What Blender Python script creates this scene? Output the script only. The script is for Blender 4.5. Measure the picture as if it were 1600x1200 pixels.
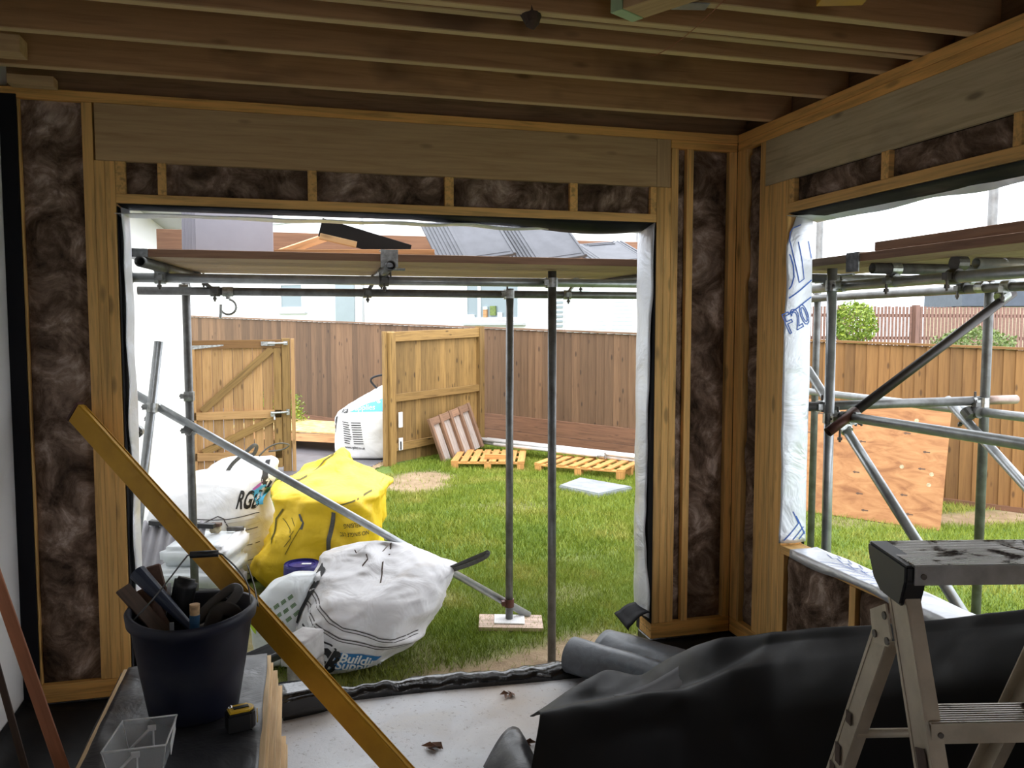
import bpy, bmesh, math, random
import numpy as np
from mathutils import Vector, Matrix, noise
from mathutils.bvhtree import BVHTree

random.seed(7)
SC = bpy.context.scene
COL = SC.collection
for o in list(bpy.data.objects):
    bpy.data.objects.remove(o)

# ------------------------------------------------------------------ camera, sky, light, exposure
cam = bpy.data.cameras.new('camera')
cam.sensor_width = 36.0
cam.lens = 1282.6 / 1600 * 36.0
cam.clip_start = 0.05
cam.clip_end = 500
camo = bpy.data.objects.new('camera', cam)
COL.objects.link(camo)
YAW, PITCH = -0.2621, -0.0696
fwd = Vector((-math.sin(YAW) * math.cos(PITCH), math.cos(YAW) * math.cos(PITCH), math.sin(PITCH)))
rgt = Vector((math.cos(YAW), math.sin(YAW), 0))
upv = rgt.cross(fwd)
M = Matrix((rgt, upv, -fwd)).transposed().to_4x4()
M.translation = Vector((-2.1436, -3.6911, 1.5584))
camo.matrix_world = M
SC.camera = camo

world = bpy.data.worlds.new('overcast_sky')
SC.world = world
world.use_nodes = True
wn = world.node_tree.nodes
wl = world.node_tree.links
wn.clear()
wo = wn.new('ShaderNodeOutputWorld')
wb = wn.new('ShaderNodeBackground')
tc = wn.new('ShaderNodeTexCoord')
sep = wn.new('ShaderNodeSeparateXYZ')
rmp = wn.new('ShaderNodeValToRGB')
rmp.color_ramp.elements[0].position = 0.0
rmp.color_ramp.elements[0].color = (0.80, 0.84, 0.90, 1)
rmp.color_ramp.elements[1].position = 1.0
rmp.color_ramp.elements[1].color = (1.0, 1.02, 1.06, 1)
wl.new(tc.outputs['Generated'], sep.inputs[0])
wl.new(sep.outputs['Z'], rmp.inputs[0])
wl.new(rmp.outputs[0], wb.inputs[0])
wb.inputs[1].default_value = 3.3
wl.new(wb.outputs[0], wo.inputs[0])

sun = bpy.data.lights.new('sun', 'SUN')
sun.energy = 0.9
sun.angle = math.radians(50)
sun.color = (1.0, 0.97, 0.92)
suno = bpy.data.objects.new('sun', sun)
COL.objects.link(suno)
suno.rotation_euler = (math.radians(38), 0, math.radians(-35))

vs = SC.view_settings
vs.view_transform = 'Standard'
vs.look = 'None'
vs.gamma = 1.0
vs.use_curve_mapping = False
vs.exposure = 0.3

# ------------------------------------------------------------------ helpers
WM = {}

def wm(o):
    return WM.get(o.name, Matrix.Identity(4)) if o else Matrix.Identity(4)

def place(o, parent, Mw):
    if parent:
        o.parent = parent
        o.matrix_basis = wm(parent).inverted() @ Mw
    else:
        o.matrix_basis = Mw
    WM[o.name] = Mw.copy()

def tag(o, label=None, cat=None, group=None, kind=None):
    if label: o['label'] = label
    if cat: o['category'] = cat
    if group: o['group'] = group
    if kind: o['kind'] = kind
    return o

def thing(name, label, cat, loc=(0, 0, 0), group=None, rz=0.0):
    o = bpy.data.objects.new(name, None)
    o.empty_display_size = 0.1
    COL.objects.link(o)
    place(o, None, Matrix.Translation(Vector(loc)) @ Matrix.Rotation(rz, 4, 'Z'))
    return tag(o, label, cat, group)

def setting(name, loc=(0, 0, 0)):
    o = bpy.data.objects.new(name, None)
    COL.objects.link(o)
    place(o, None, Matrix.Translation(Vector(loc)))
    o['kind'] = 'structure'
    return o

def mobj(name, verts, faces, mat, parent=None, Mw=None, smooth=False):
    me = bpy.data.meshes.new(name)
    me.from_pydata([tuple(v) for v in verts], [], faces)
    me.update()
    return mo(name, me, mat, parent, Mw, smooth)

def mo(name, me, mat, parent=None, Mw=None, smooth=False):
    if mat and not me.materials:
        me.materials.append(mat)
    if smooth:
        me.polygons.foreach_set('use_smooth', [True] * len(me.polygons))
    o = bpy.data.objects.new(name, me)
    COL.objects.link(o)
    place(o, parent, Mw if Mw is not None else Matrix.Identity(4))
    return o

def bmo(name, bm, mat, parent=None, Mw=None, smooth=False):
    me = bpy.data.meshes.new(name)
    bm.to_mesh(me)
    bm.free()
    return mo(name, me, mat, parent, Mw, smooth)

_cache = {}

def boxmesh(L, W, T, mat, bev=0.0015):
    k = ('b', round(L, 4), round(W, 4), round(T, 4), mat.name, bev)
    if k in _cache: return _cache[k]
    bm = bmesh.new()
    bmesh.ops.create_cube(bm, size=1.0)
    for v in bm.verts:
        v.co = Vector((v.co.x * L, v.co.y * W, v.co.z * T))
    if bev:
        bmesh.ops.bevel(bm, geom=bm.edges[:], offset=min(bev, 0.3 * min(L, W, T)), segments=1, affect='EDGES')
    me = bpy.data.meshes.new('box')
    bm.to_mesh(me); bm.free()
    me.materials.append(mat)
    _cache[k] = me
    return me

def frame(p0, p1, up=(0, 0, 1)):
    p0, p1 = Vector(p0), Vector(p1)
    x = (p1 - p0).normalized()
    z = Vector(up) - x * x.dot(Vector(up))
    if z.length < 1e-4:
        z = Vector((1, 0, 0)) - x * x.x
    z.normalize()
    y = z.cross(x)
    Mx = Matrix((x, y, z)).transposed().to_4x4()
    Mx.translation = (p0 + p1) / 2
    return Mx, (p1 - p0).length

def plank(name, p0, p1, w, t, mat, parent=None, up=(0, 0, 1), bev=0.0015):
    """board from p0 to p1: w across, t along up"""
    Mx, L = frame(p0, p1, up)
    return mo(name, boxmesh(L, w, t, mat, bev), None, parent, Mx)

def block(name, lo, hi, mat, parent=None, bev=0.0015):
    """axis-aligned board, grain along its longest side"""
    lo, hi = Vector(lo), Vector(hi)
    s = hi - lo
    c = (lo + hi) / 2
    ax = max(range(3), key=lambda i: s[i])
    p0 = c.copy(); p1 = c.copy()
    p0[ax] = lo[ax]; p1[ax] = hi[ax]
    if ax == 2:
        return plank(name, p0, p1, s.x if False else s.y, s.x, mat, parent, (1, 0, 0), bev)
    if ax == 0:
        return plank(name, p0, p1, s.y, s.z, mat, parent, (0, 0, 1), bev)
    return plank(name, p0, p1, s.x, s.z, mat, parent, (0, 0, 1), bev)

def tubemesh(L, r, mat, wall=0.004, seg=20):
    k = ('t', round(L, 3), r, mat.name, wall, seg)
    if k in _cache: return _cache[k]
    vs_, fs = [], []
    ri = r - wall
    for (x, rr) in ((-L / 2, r), (L / 2, r), (L / 2, ri), (-L / 2, ri)):
        for i in range(seg):
            a = 2 * math.pi * i / seg
            vs_.append((x, rr * math.cos(a), rr * math.sin(a)))
    for j in range(4):
        j2 = (j + 1) % 4
        for i in range(seg):
            i2 = (i + 1) % seg
            fs.append((j * seg + i, j2 * seg + i, j2 * seg + i2, j * seg + i2))
    me = bpy.data.meshes.new('tube')
    me.from_pydata(vs_, [], fs)
    bm = bmesh.new(); bm.from_mesh(me)
    bmesh.ops.recalc_face_normals(bm, faces=bm.faces[:])
    bm.to_mesh(me); bm.free()
    me.materials.append(mat)
    sm = [len(p.vertices) == 4 and abs(p.normal.x) < 0.5 for p in me.polygons]
    me.polygons.foreach_set('use_smooth', sm)
    _cache[k] = me
    return me

def tube(name, p0, p1, mat, parent=None, r=0.02415, wall=0.004, seg=20):
    Mx, L = frame(p0, p1)
    return mo(name, tubemesh(L, r, mat, wall, seg), None, parent, Mx)

def add_cyl(bm, p0, p1, r, seg=12, r2=None, caps=True):
    p0, p1 = Vector(p0), Vector(p1)
    Mx, L = frame(p0, p1)
    q = Mx @ Matrix.Rotation(math.pi / 2, 4, 'Y')
    bmesh.ops.create_cone(bm, cap_ends=caps, segments=seg, radius1=r, radius2=r if r2 is None else r2, depth=L, matrix=q)

def add_box(bm, c, s, R=None):
    Mx = Matrix.Translation(Vector(c))
    if R: Mx = Mx @ R
    Mx = Mx @ Matrix.Diagonal((s[0], s[1], s[2], 1))
    bmesh.ops.create_cube(bm, size=1.0, matrix=Mx)

def path_tube(name, pts, r, mat, parent=None, seg=8, closed=False, flat=None):
    """smooth round or flat band swept along points"""
    P = [Vector(p) for p in pts]
    Q = []
    n = len(P)
    for i in range(n - 1):
        a = P[max(i - 1, 0)]; b = P[i]; c = P[i + 1]; d = P[min(i + 2, n - 1)]
        for k in range(5):
            t = k / 5
            Q.append(0.5 * ((2 * b) + (c - a) * t + (2 * a - 5 * b + 4 * c - d) * t * t + (3 * b - a - 3 * c + d) * t ** 3))
    Q.append(P[-1])
    vs_, fs = [], []
    ref = Vector((0.13, 0.2, 0.97)) if flat is None else Vector(flat)
    for i, q in enumerate(Q):
        tg = (Q[min(i + 1, len(Q) - 1)] - Q[max(i - 1, 0)]).normalized()
        nrm = (ref - tg * ref.dot(tg))
        if nrm.length < 1e-3: nrm = Vector((1, 0, 0)) - tg * tg.x
        nrm.normalize()
        b = tg.cross(nrm)
        for k in range(seg):
            a = 2 * math.pi * k / seg
            if flat is None:
                vs_.append(q + nrm * r * math.cos(a) + b * r * math.sin(a))
            else:
                vs_.append(q + nrm * 0.0022 * math.cos(a) + b * r * math.sin(a))
    for i in range(len(Q) - 1):
        for k in range(seg):
            k2 = (k + 1) % seg
            fs.append((i * seg + k, i * seg + k2, (i + 1) * seg + k2, (i + 1) * seg + k))
    fs.append(tuple(range(seg))[::-1]); fs.append(tuple((len(Q) - 1) * seg + k for k in range(seg)))
    return mobj(name, vs_, fs, mat, parent, smooth=True)

def grid(name, fn, nu, nv, mat, parent=None, thick=0.0, smooth=True, Mw=None):
    vs_, fs = [], []
    for j in range(nv + 1):
        for i in range(nu + 1):
            vs_.append(Vector(fn(i / nu, j / nv)))
    for j in range(nv):
        for i in range(nu):
            a = j * (nu + 1) + i
            fs.append((a, a + 1, a + nu + 2, a + nu + 1))
    o = mobj(name, vs_, fs, mat, parent, Mw, smooth)
    if thick:
        m = o.modifiers.new('thickness', 'SOLIDIFY')
        m.thickness = thick
        m.offset = 0
    return o

def fbm(p, s=1.0, o=3):
    return noise.fractal(Vector(p) * s, 1.0, 2.0, o)

# ------------------------------------------------------------------ materials
class NT:
    def __init__(self, name):
        self.m = bpy.data.materials.new(name)
        self.m.use_nodes = True
        self.n = self.m.node_tree.nodes
        self.l = self.m.node_tree.links
        self.b = self.n['Principled BSDF']
    def new(self, t, **kw):
        n = self.n.new(t)
        for k, v in kw.items(): setattr(n, k, v)
        return n
    def link(self, a, b): self.l.new(a, b)
    def ramp(self, fac, stops):
        r = self.new('ShaderNodeValToRGB')
        while len(r.color_ramp.elements) < len(stops): r.color_ramp.elements.new(0.5)
        for e, (p, c) in zip(r.color_ramp.elements, stops):
            e.position = p
            e.color = (c[0], c[1], c[2], 1) if not isinstance(c, (int, float)) else (c, c, c, 1)
        self.link(fac, r.inputs[0])
        return r.outputs[0]
    def mix(self, fac, a, b, mode='MIX'):
        m = self.new('ShaderNodeMix', data_type='RGBA', blend_type=mode)
        if isinstance(fac, (int, float)): m.inputs[0].default_value = fac
        else: self.link(fac, m.inputs[0])
        for s, v in ((6, a), (7, b)):
            if isinstance(v, tuple): m.inputs[s].default_value = (*v[:3], 1)
            else: self.link(v, m.inputs[s])
        return m.outputs[2]
    def coords(self, scale=(1, 1, 1), rnd=True, kind='Object'):
        t = self.new('ShaderNodeTexCoord')
        mp = self.new('ShaderNodeMapping')
        mp.inputs['Scale'].default_value = scale
        self.link(t.outputs[kind], mp.inputs[0])
        if rnd:
            oi = self.new('ShaderNodeObjectInfo')
            mm = self.new('ShaderNodeMath', operation='MULTIPLY')
            mm.inputs[1].default_value = 37.0
            self.link(oi.outputs['Random'], mm.inputs[0])
            cx = self.new('ShaderNodeCombineXYZ')
            for i in range(3): self.link(mm.outputs[0], cx.inputs[i])
            self.link(cx.outputs[0], mp.inputs['Location'])
            self.rand = oi.outputs['Random']
        return mp.outputs[0]
    def noise(self, vec, scale, detail=4, rough=0.55, dist=0.0):
        n = self.new('ShaderNodeTexNoise')
        n.inputs['Scale'].default_value = scale
        n.inputs['Detail'].default_value = detail
        n.inputs['Roughness'].default_value = rough
        n.inputs['Distortion'].default_value = dist
        self.link(vec, n.inputs['Vector'])
        return n.outputs['Fac']
    def bump(self, h, strength=0.3, dist=0.01):
        b = self.new('ShaderNodeBump')
        b.inputs['Strength'].default_value = strength
        b.inputs['Distance'].default_value = dist
        self.link(h, b.inputs['Height'])
        self.link(b.outputs[0], self.b.inputs['Normal'])
    def base(self, c):
        if isinstance(c, tuple): self.b.inputs['Base Color'].default_value = (*c[:3], 1)
        else: self.link(c, self.b.inputs['Base Color'])
    def rough(self, r):
        if isinstance(r, (int, float)): self.b.inputs['Roughness'].default_value = r
        else: self.link(r, self.b.inputs['Roughness'])

def mul(c, k): return tuple(x * k for x in c)

def wood(name, c, dark=None, knots=0.6, rough=0.7, var=0.25, grain=1.0, stain=0.0, stain_c=(0.05, 0.04, 0.03), bounce_c=None):
    n = NT(name)
    dark = dark or mul(c, 0.55)
    v = n.coords((1.2, 22, 22))
    f = n.noise(v, 2.2 * grain, 5, 0.6, 0.6)
    col = n.ramp(f, [(0.28, dark), (0.52, c), (0.75, mul(c, 1.18))])
    v2 = n.coords((3.2, 9.5, 9.5))
    vo = n.new('ShaderNodeTexVoronoi')
    vo.inputs['Scale'].default_value = 1.0
    n.link(v2, vo.inputs['Vector'])
    kn = n.ramp(vo.outputs['Distance'], [(0.08, 1.0), (0.16, 0.0)])
    km = n.new('ShaderNodeMath', operation='MULTIPLY')
    km.inputs[1].default_value = knots
    n.link(kn, km.inputs[0])
    col = n.mix(km.outputs[0], col, mul(dark, 0.45))
    if stain:
        v3 = n.coords((1, 1.6, 1.6))
        s = n.noise(v3, 2.2, 3)
        sr = n.ramp(s, [(0.52, 0.0), (0.72, stain)])
        col = n.mix(sr, col, stain_c)
    if bounce_c:      # slab bounce painted in: top and bottom edges paler than the broad sides
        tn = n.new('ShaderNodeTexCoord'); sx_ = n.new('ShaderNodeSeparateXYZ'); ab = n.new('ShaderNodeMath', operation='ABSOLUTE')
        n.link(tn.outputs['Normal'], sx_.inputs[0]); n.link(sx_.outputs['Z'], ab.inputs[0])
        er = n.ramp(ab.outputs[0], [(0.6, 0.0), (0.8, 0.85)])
        col = n.mix(er, col, n.ramp(f, [(0.3, mul(bounce_c, 0.85)), (0.7, bounce_c)]))
    hs = n.new('ShaderNodeHueSaturation')
    mr = n.new('ShaderNodeMapRange')
    mr.inputs[3].default_value = 1 - var
    mr.inputs[4].default_value = 1 + var
    n.link(n.rand, mr.inputs[0])
    n.link(mr.outputs[0], hs.inputs['Value'])
    n.link(col, hs.inputs['Color'])
    n.base(hs.outputs[0])
    n.rough(rough)
    n.bump(f, 0.25, 0.003)
    return n.m

def plain(name, c, rough=0.6, metal=0.0, mottle=0.15, scale=8.0, bump=0.1, c2=None, spec=None, rnd=True, stops=(0.35, 0.65)):
    n = NT(name)
    v = n.coords((1, 1, 1), rnd)
    f = n.noise(v, scale, 5, 0.6)
    c2 = c2 or mul(c, 1 - mottle)
    n.base(n.ramp(f, [(stops[0], c2), (stops[1], c)]))
    n.rough(rough)
    n.b.inputs['Metallic'].default_value = metal
    if spec is not None: n.b.inputs['Specular IOR Level'].default_value = spec
    if bump: n.bump(f, bump, 0.004)
    return n.m

M_STUD = wood('sawn_pine_stud', (0.80, 0.48, 0.16), knots=0.6, var=0.12)
M_PLATE = wood('sawn_pine_plate', (0.78, 0.43, 0.12), knots=0.5, var=0.10)
M_HEAD = wood('pale_header_timber', (0.50, 0.34, 0.17), (0.40, 0.255, 0.115), knots=0.7, var=0.05)
M_GREYHEAD = wood('weathered_header_timber', (0.50, 0.41, 0.25), (0.37, 0.29, 0.165), knots=0.85, var=0.05, stain=0.5, stain_c=(0.12, 0.10, 0.07))
M_JOIST = wood('sawn_joist', (0.40, 0.225, 0.10), (0.30, 0.155, 0.065), knots=0.8, var=0.14, stain=0.8, stain_c=(0.11, 0.055, 0.026), bounce_c=(0.66, 0.49, 0.27))  # stained sides; the pale undersides are light off the slab put into the colour
M_DECK = wood('floor_deck_board', (0.30, 0.18, 0.09), knots=0.3)
M_FENCE = wood('brown_fence_board', (0.138, 0.076, 0.037), (0.096, 0.050, 0.023), knots=0.9, var=0.34, grain=0.7)
M_FENCEO = wood('orange_fence_board', (0.235, 0.115, 0.034), (0.165, 0.074, 0.021), knots=0.8, var=0.25, grain=0.7)
M_RAIL = wood('fence_rail', (0.19, 0.11, 0.065), knots=0.4)
M_GRAVB = wood('gravel_board', (0.18, 0.085, 0.045), knots=0.5, var=0.1)
M_GATE = wood('new_gate_timber', (0.44, 0.255, 0.105), (0.32, 0.165, 0.058), knots=0.8, var=0.18)
M_PANEL = wood('green_tinged_panel_timber', (0.27, 0.158, 0.048), (0.14, 0.075, 0.020), knots=0.9, var=0.28)
M_SCAFB = wood('scaffold_board', (0.42, 0.295, 0.195), (0.27, 0.18, 0.12), knots=0.3, var=0.12)
M_TOEB = wood('red_brown_board', (0.29, 0.155, 0.09), (0.20, 0.10, 0.06), knots=0.3, var=0.1)
M_ORNG = wood('orange_offcut', (0.62, 0.33, 0.15), knots=0.4)
M_PALLET = wood('orange_pallet_wood', (0.58, 0.29, 0.085), (0.38, 0.17, 0.05), knots=0.3, var=0.15)
M_OLDPAL = wood('weathered_pallet_wood', (0.24, 0.135, 0.08), (0.12, 0.065, 0.04), knots=0.2, var=0.3)
M_GREYB = wood('silvered_board', (0.42, 0.36, 0.32), (0.22, 0.17, 0.15), knots=0.1, var=0.15)
M_PICK = wood('red_brown_picket', (0.17, 0.088, 0.065), knots=0.2, var=0.15)
M_EDGE = wood('sheet_edge', (0.70, 0.50, 0.27), (0.52, 0.34, 0.16), knots=0.1, var=0.1)
M_RED = wood('red_brown_batten', (0.40, 0.155, 0.075), (0.30, 0.11, 0.05), knots=0.1, var=0.05)
M_DARKW = wood('dark_batten', (0.075, 0.045, 0.03), knots=0.1)
M_TOOLW = wood('worn_tool_wood', (0.12, 0.065, 0.04), knots=0.1)
M_HANDW = wood('pale_handle', (0.45, 0.29, 0.15), knots=0.0)

def ply_mat():
    n = NT('plywood_face')
    v = n.coords((1.0, 3.0, 3.0))
    f = n.noise(v, 2.4, 4, 0.6, 2.2)
    col = n.ramp(f, [(0.3, (0.25, 0.10, 0.036)), (0.5, (0.385, 0.175, 0.068)), (0.68, (0.45, 0.23, 0.095))])
    n.base(col); n.rough(0.75)
    return n.m
M_PLY = ply_mat()

def osb_mat():
    n = NT('osb_sheet')
    v = n.coords((1, 1, 1))
    vo = n.new('ShaderNodeTexVoronoi'); vo.inputs['Scale'].default_value = 14
    n.link(v, vo.inputs['Vector'])
    n.base(n.ramp(vo.outputs['Color'], [(0.1, (0.42, 0.25, 0.09)), (0.5, (0.62, 0.40, 0.16)), (0.9, (0.72, 0.52, 0.25))]))
    n.rough(0.8)
    return n.m
M_OSB = osb_mat()

def wool_mat():
    n = NT('brown_mineral_wool')
    v = n.coords((1, 1, 1))
    f = n.noise(v, 6.5, 9, 0.68, 0.7)
    col = n.ramp(f, [(0.34, (0.042, 0.028, 0.020)), (0.46, (0.15, 0.10, 0.072)), (0.56, (0.30, 0.215, 0.165)), (0.68, (0.66, 0.53, 0.45))])
    n.base(col); n.rough(1.0)
    n.b.inputs['Specular IOR Level'].default_value = 0.1
    f2 = n.noise(v, 45, 6, 0.7, 1.0)
    n.bump(f2, 0.8, 0.012)
    return n.m
M_WOOL = wool_mat()

M_GALV = plain('galvanised_steel', (0.46, 0.48, 0.495), 0.32, 0.5, 0.3, 14, 0.05, c2=(0.31, 0.325, 0.335))
M_GALVB = plain('bright_galvanised_steel', (0.78, 0.79, 0.80), 0.35, 0.3, 0.15, 14, 0.05)
M_GALVD = plain('dull_steel', (0.20, 0.205, 0.205), 0.42, 0.45, 0.3, 14, 0.05, c2=(0.12, 0.115, 0.11))
M_DARKT = plain('dark_weathered_tube', (0.055, 0.045, 0.042), 0.45, 0.4, 0.4, 10, 0.1)
M_RUST = plain('maroon_painted_steel', (0.12, 0.042, 0.034), 0.45, 0.3, 0.4, 10, 0.1, c2=(0.06, 0.035, 0.03))
M_REDTIP = plain('pinkish_worn_steel', (0.46, 0.36, 0.32), 0.45, 0.5, 0.3, 12, 0.05, c2=(0.30, 0.20, 0.17))
M_COUP = plain('zinc_coupler', (0.58, 0.60, 0.60), 0.35, 0.8, 0.4, 40, 0.1, c2=(0.30, 0.30, 0.29))
M_BOLT = plain('dark_bolt', (0.14, 0.13, 0.12), 0.5, 0.7, 0.3, 30, 0.1)
M_ALU = plain('worn_aluminium', (0.56, 0.50, 0.40), 0.45, 0.35, 0.3, 9, 0.05, c2=(0.42, 0.37, 0.29))
M_MUD = plain('dried_mud', (0.09, 0.06, 0.045), 0.9, 0.0, 0.4, 30, 0.3)

def tread_mat():
    n = NT('muddy_ribbed_aluminium')
    v = n.coords((1, 1, 1))
    f = n.noise(v, 9, 5, 0.65, 0.6)
    mud = n.ramp(f, [(0.52, 0.0), (0.60, 1.0)])
    n.base(n.mix(mud, (0.50, 0.47, 0.43), (0.075, 0.05, 0.04)))
    n.rough(n.ramp(f, [(0.5, 0.35), (0.6, 0.9)]))
    mt = n.ramp(f, [(0.52, 0.5), (0.6, 0.0)])
    n.link(mt, n.b.inputs['Metallic'])
    return n.m
M_TREAD = tread_mat()

def render_mat(name, c, c2):
    n = NT(name)
    v = n.coords((1, 1, 1), False)
    f = n.noise(v, 1.5, 3)
    n.base(n.ramp(f, [(0.3, c2), (0.7, c)]))
    n.rough(0.85)
    n.bump(n.noise(v, 180, 3, 0.7), 0.35, 0.004)
    return n.m
M_RENDER = render_mat('white_render', (0.80, 0.80, 0.80), (0.74, 0.74, 0.75))
M_RENDERH = render_mat('white_house_render', (0.86, 0.86, 0.86), (0.82, 0.82, 0.82))

def membrane_mat(name, c, rough, spec=0.5, wrink=0.5, scale=6):
    n = NT(name)
    v = n.coords((1, 1, 1))
    f = n.noise(v, scale, 5, 0.6, 0.8)
    n.base(n.ramp(f, [(0.35, c), (0.7, mul(c, 1.5))]))
    n.rough(n.ramp(f, [(0.3, rough - 0.1), (0.7, rough + 0.12)]))
    n.b.inputs['Specular IOR Level'].default_value = spec
    n.bump(f, wrink, 0.01)
    return n.m
M_DPM = membrane_mat('black_polythene', (0.010, 0.010, 0.011), 0.17, 0.75, 0.9, 9)
M_BLACKS = membrane_mat('black_breather_sheet', (0.0045, 0.0045, 0.005), 0.55, 0.26, 0.15, 4)
M_BLACKV = membrane_mat('black_membrane_edge', (0.006, 0.006, 0.008), 0.7, 0.2, 0.2, 5)
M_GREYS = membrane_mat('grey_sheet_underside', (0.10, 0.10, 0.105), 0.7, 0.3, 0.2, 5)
M_ROLL = membrane_mat('grey_membrane_roll', (0.085, 0.096, 0.112), 0.38, 0.5, 0.2, 20)
M_DUSTY = membrane_mat('dusty_black_sheet', (0.026, 0.026, 0.030), 0.40, 0.5, 0.8, 5)

def foil_mat():
    n = NT('reflective_foil_membrane')
    v = n.coords((1, 1, 1))
    f = n.noise(v, 5, 4, 0.55, 0.8)
    n.base((0.74, 0.765, 0.81))
    n.rough(n.ramp(f, [(0.3, 0.35), (0.7, 0.6)]))
    n.b.inputs['Metallic'].default_value = 0.55
    n.bump(f, 0.6, 0.03)
    return n.m
M_FOIL = foil_mat()
M_FOILB = plain('peach_foil_underside', (0.62, 0.50, 0.43), 0.6, 0.0, 0.1, 5, 0.2)
M_BLUEINK = plain('blue_print', (0.03, 0.13, 0.52), 0.5, 0.0, 0.1, 5, 0)

def slab_mat():
    n = NT('wet_grey_concrete')
    v = n.coords((1, 1, 1), False)
    f = n.noise(v, 3.0, 6, 0.6, 0.4)
    g = n.noise(v, 55, 4, 0.7)
    col = n.ramp(f, [(0.3, (0.34, 0.35, 0.37)), (0.55, (0.50, 0.50, 0.52)), (0.75, (0.58, 0.55, 0.51))])
    sp = n.ramp(g, [(0.33, 0.7), (0.41, 0.0)])
    col = n.mix(sp, col, (0.16, 0.13, 0.11))
    vp = n.new('ShaderNodeTexNoise'); vp.inputs['Scale'].default_value = 1.1
    n.link(v, vp.inputs['Vector'])
    br = n.ramp(vp.outputs['Fac'], [(0.52, 0.0), (0.72, 0.7)])
    col = n.mix(br, col, (0.40, 0.29, 0.19))
    n.base(col)
    n.rough(n.ramp(f, [(0.35, 0.28), (0.65, 0.65)]))
    n.bump(g, 0.4, 0.004)
    return n.m
M_SLAB = slab_mat()

def ground_mat():
    n = NT('lawn_soil')
    at = n.new('ShaderNodeAttribute', attribute_name='bare')
    v = n.coords((1, 1, 1), False)
    f = n.noise(v, 6, 6, 0.65)
    g = n.noise(v, 40, 4, 0.7)
    soil = n.ramp(f, [(0.3, (0.20, 0.135, 0.075)), (0.55, (0.31, 0.22, 0.13)), (0.8, (0.42, 0.33, 0.21))])
    turf = n.ramp(g, [(0.3, (0.065, 0.105, 0.014)), (0.6, (0.13, 0.20, 0.028))])
    n.base(n.mix(at.outputs['Fac'], turf, soil))
    n.rough(0.95)
    n.bump(g, 0.6, 0.02)
    return n.m
M_GROUND = ground_mat()

def grass_mat():
    n = NT('grass_blades')
    v = n.coords((1, 1, 1), False)
    f = n.noise(v, 1.6, 4, 0.6)
    g = n.noise(v, 60, 2, 0.6)
    c = n.ramp(f, [(0.3, (0.155, 0.235, 0.022)), (0.52, (0.235, 0.295, 0.034)), (0.70, (0.37, 0.355, 0.085))])
    c2 = n.ramp(g, [(0.3, (0.7, 0.7, 0.7)), (0.7, (1.25, 1.2, 1.1))])
    n.base(n.mix(1.0, c, c2, 'MULTIPLY'))
    n.rough(0.55)
    n.b.inputs['Specular IOR Level'].default_value = 0.3
    return n.m
M_GRASS = grass_mat()

def bag_mat(name, c, rough, dirt=0.3, dirtc=(0.30, 0.24, 0.17), sub=0.0, weave=True):
    n = NT(name)
    v = n.coords((1, 1, 1))
    f = n.noise(v, 3.2, 5, 0.6, 0.8)
    d = n.ramp(f, [(0.55, 0.0), (0.78, dirt)])
    n.base(n.mix(d, c, dirtc))
    n.rough(rough)
    h = n.noise(v, 5, 3, 0.5, 1.0)
    n.bump(h, 0.35, 0.04)
    return n.m
M_BAGW = bag_mat('white_woven_sack', (0.80, 0.80, 0.80), 0.55, 0.25)
M_BAGF = bag_mat('grubby_white_woven_sack', (0.74, 0.73, 0.75), 0.42, 0.65, (0.36, 0.29, 0.22))
M_BAGY = bag_mat('yellow_woven_sack', (0.92, 0.62, 0.02), 0.5, 0.1, (0.55, 0.36, 0.02))
M_PLASW = bag_mat('white_plastic_film', (0.74, 0.78, 0.80), 0.3, 0.1)
M_INK = plain('black_print', (0.012, 0.012, 0.014), 0.6, 0, 0.1, 8, 0)
M_SEAM = plain('black_webbing', (0.02, 0.02, 0.022), 0.7, 0, 0.3, 60, 0.2)
M_SEAMG = plain('grey_webbing', (0.13, 0.13, 0.12), 0.7, 0, 0.3, 60, 0.2)
M_STITCH = plain('dark_stitching', (0.10, 0.09, 0.09), 0.7, 0, 0.3, 60, 0.2)
M_OLIVE = plain('olive_seam', (0.16, 0.13, 0.01), 0.7, 0, 0.3, 60, 0.2)
M_BLUEP = plain('blue_print_panel', (0.035, 0.20, 0.48), 0.5, 0, 0.1, 8, 0)
M_CYANP = plain('cyan_print_panel', (0.10, 0.52, 0.82), 0.5, 0, 0.1, 8, 0)
M_MAGP = plain('magenta_print', (0.45, 0.12, 0.40), 0.5, 0, 0.1, 8, 0)
M_WHITEP = plain('white_print', (0.82, 0.84, 0.85), 0.5, 0, 0.05, 8, 0)
M_GREENP = plain('green_print', (0.16, 0.26, 0.14), 0.5, 0, 0.1, 8, 0)
M_LIME = plain('lime_print', (0.52, 0.75, 0.04), 0.5, 0, 0.1, 8, 0)
M_PURPLE = plain('purple_blue_plastic', (0.045, 0.04, 0.22), 0.32, 0, 0.2, 10, 0.03)
M_TUB = plain('dark_navy_rubber', (0.007, 0.009, 0.024), 0.5, 0, 0.4, 7, 0.12, c2=(0.018, 0.020, 0.030), stops=(0.3, 0.55))
M_BLKP = plain('black_plastic', (0.012, 0.012, 0.013), 0.45, 0, 0.3, 12, 0.05)
M_YELBAR = plain('yellow_painted_aluminium', (0.60, 0.33, 0.025), 0.38, 0.15, 0.15, 6, 0.05, c2=(0.48, 0.25, 0.018))
M_YELTAPE = plain('yellow_plastic', (0.75, 0.47, 0.03), 0.3, 0, 0.1, 9, 0.02)
M_CHROME = plain('chrome', (0.7, 0.7, 0.7), 0.15, 1.0, 0.1, 9, 0)
M_TILE = plain('grey_concrete_tile', (0.128, 0.134, 0.155), 0.6, 0, 0.12, 10, 0.06, c2=(0.10, 0.106, 0.122))
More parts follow.
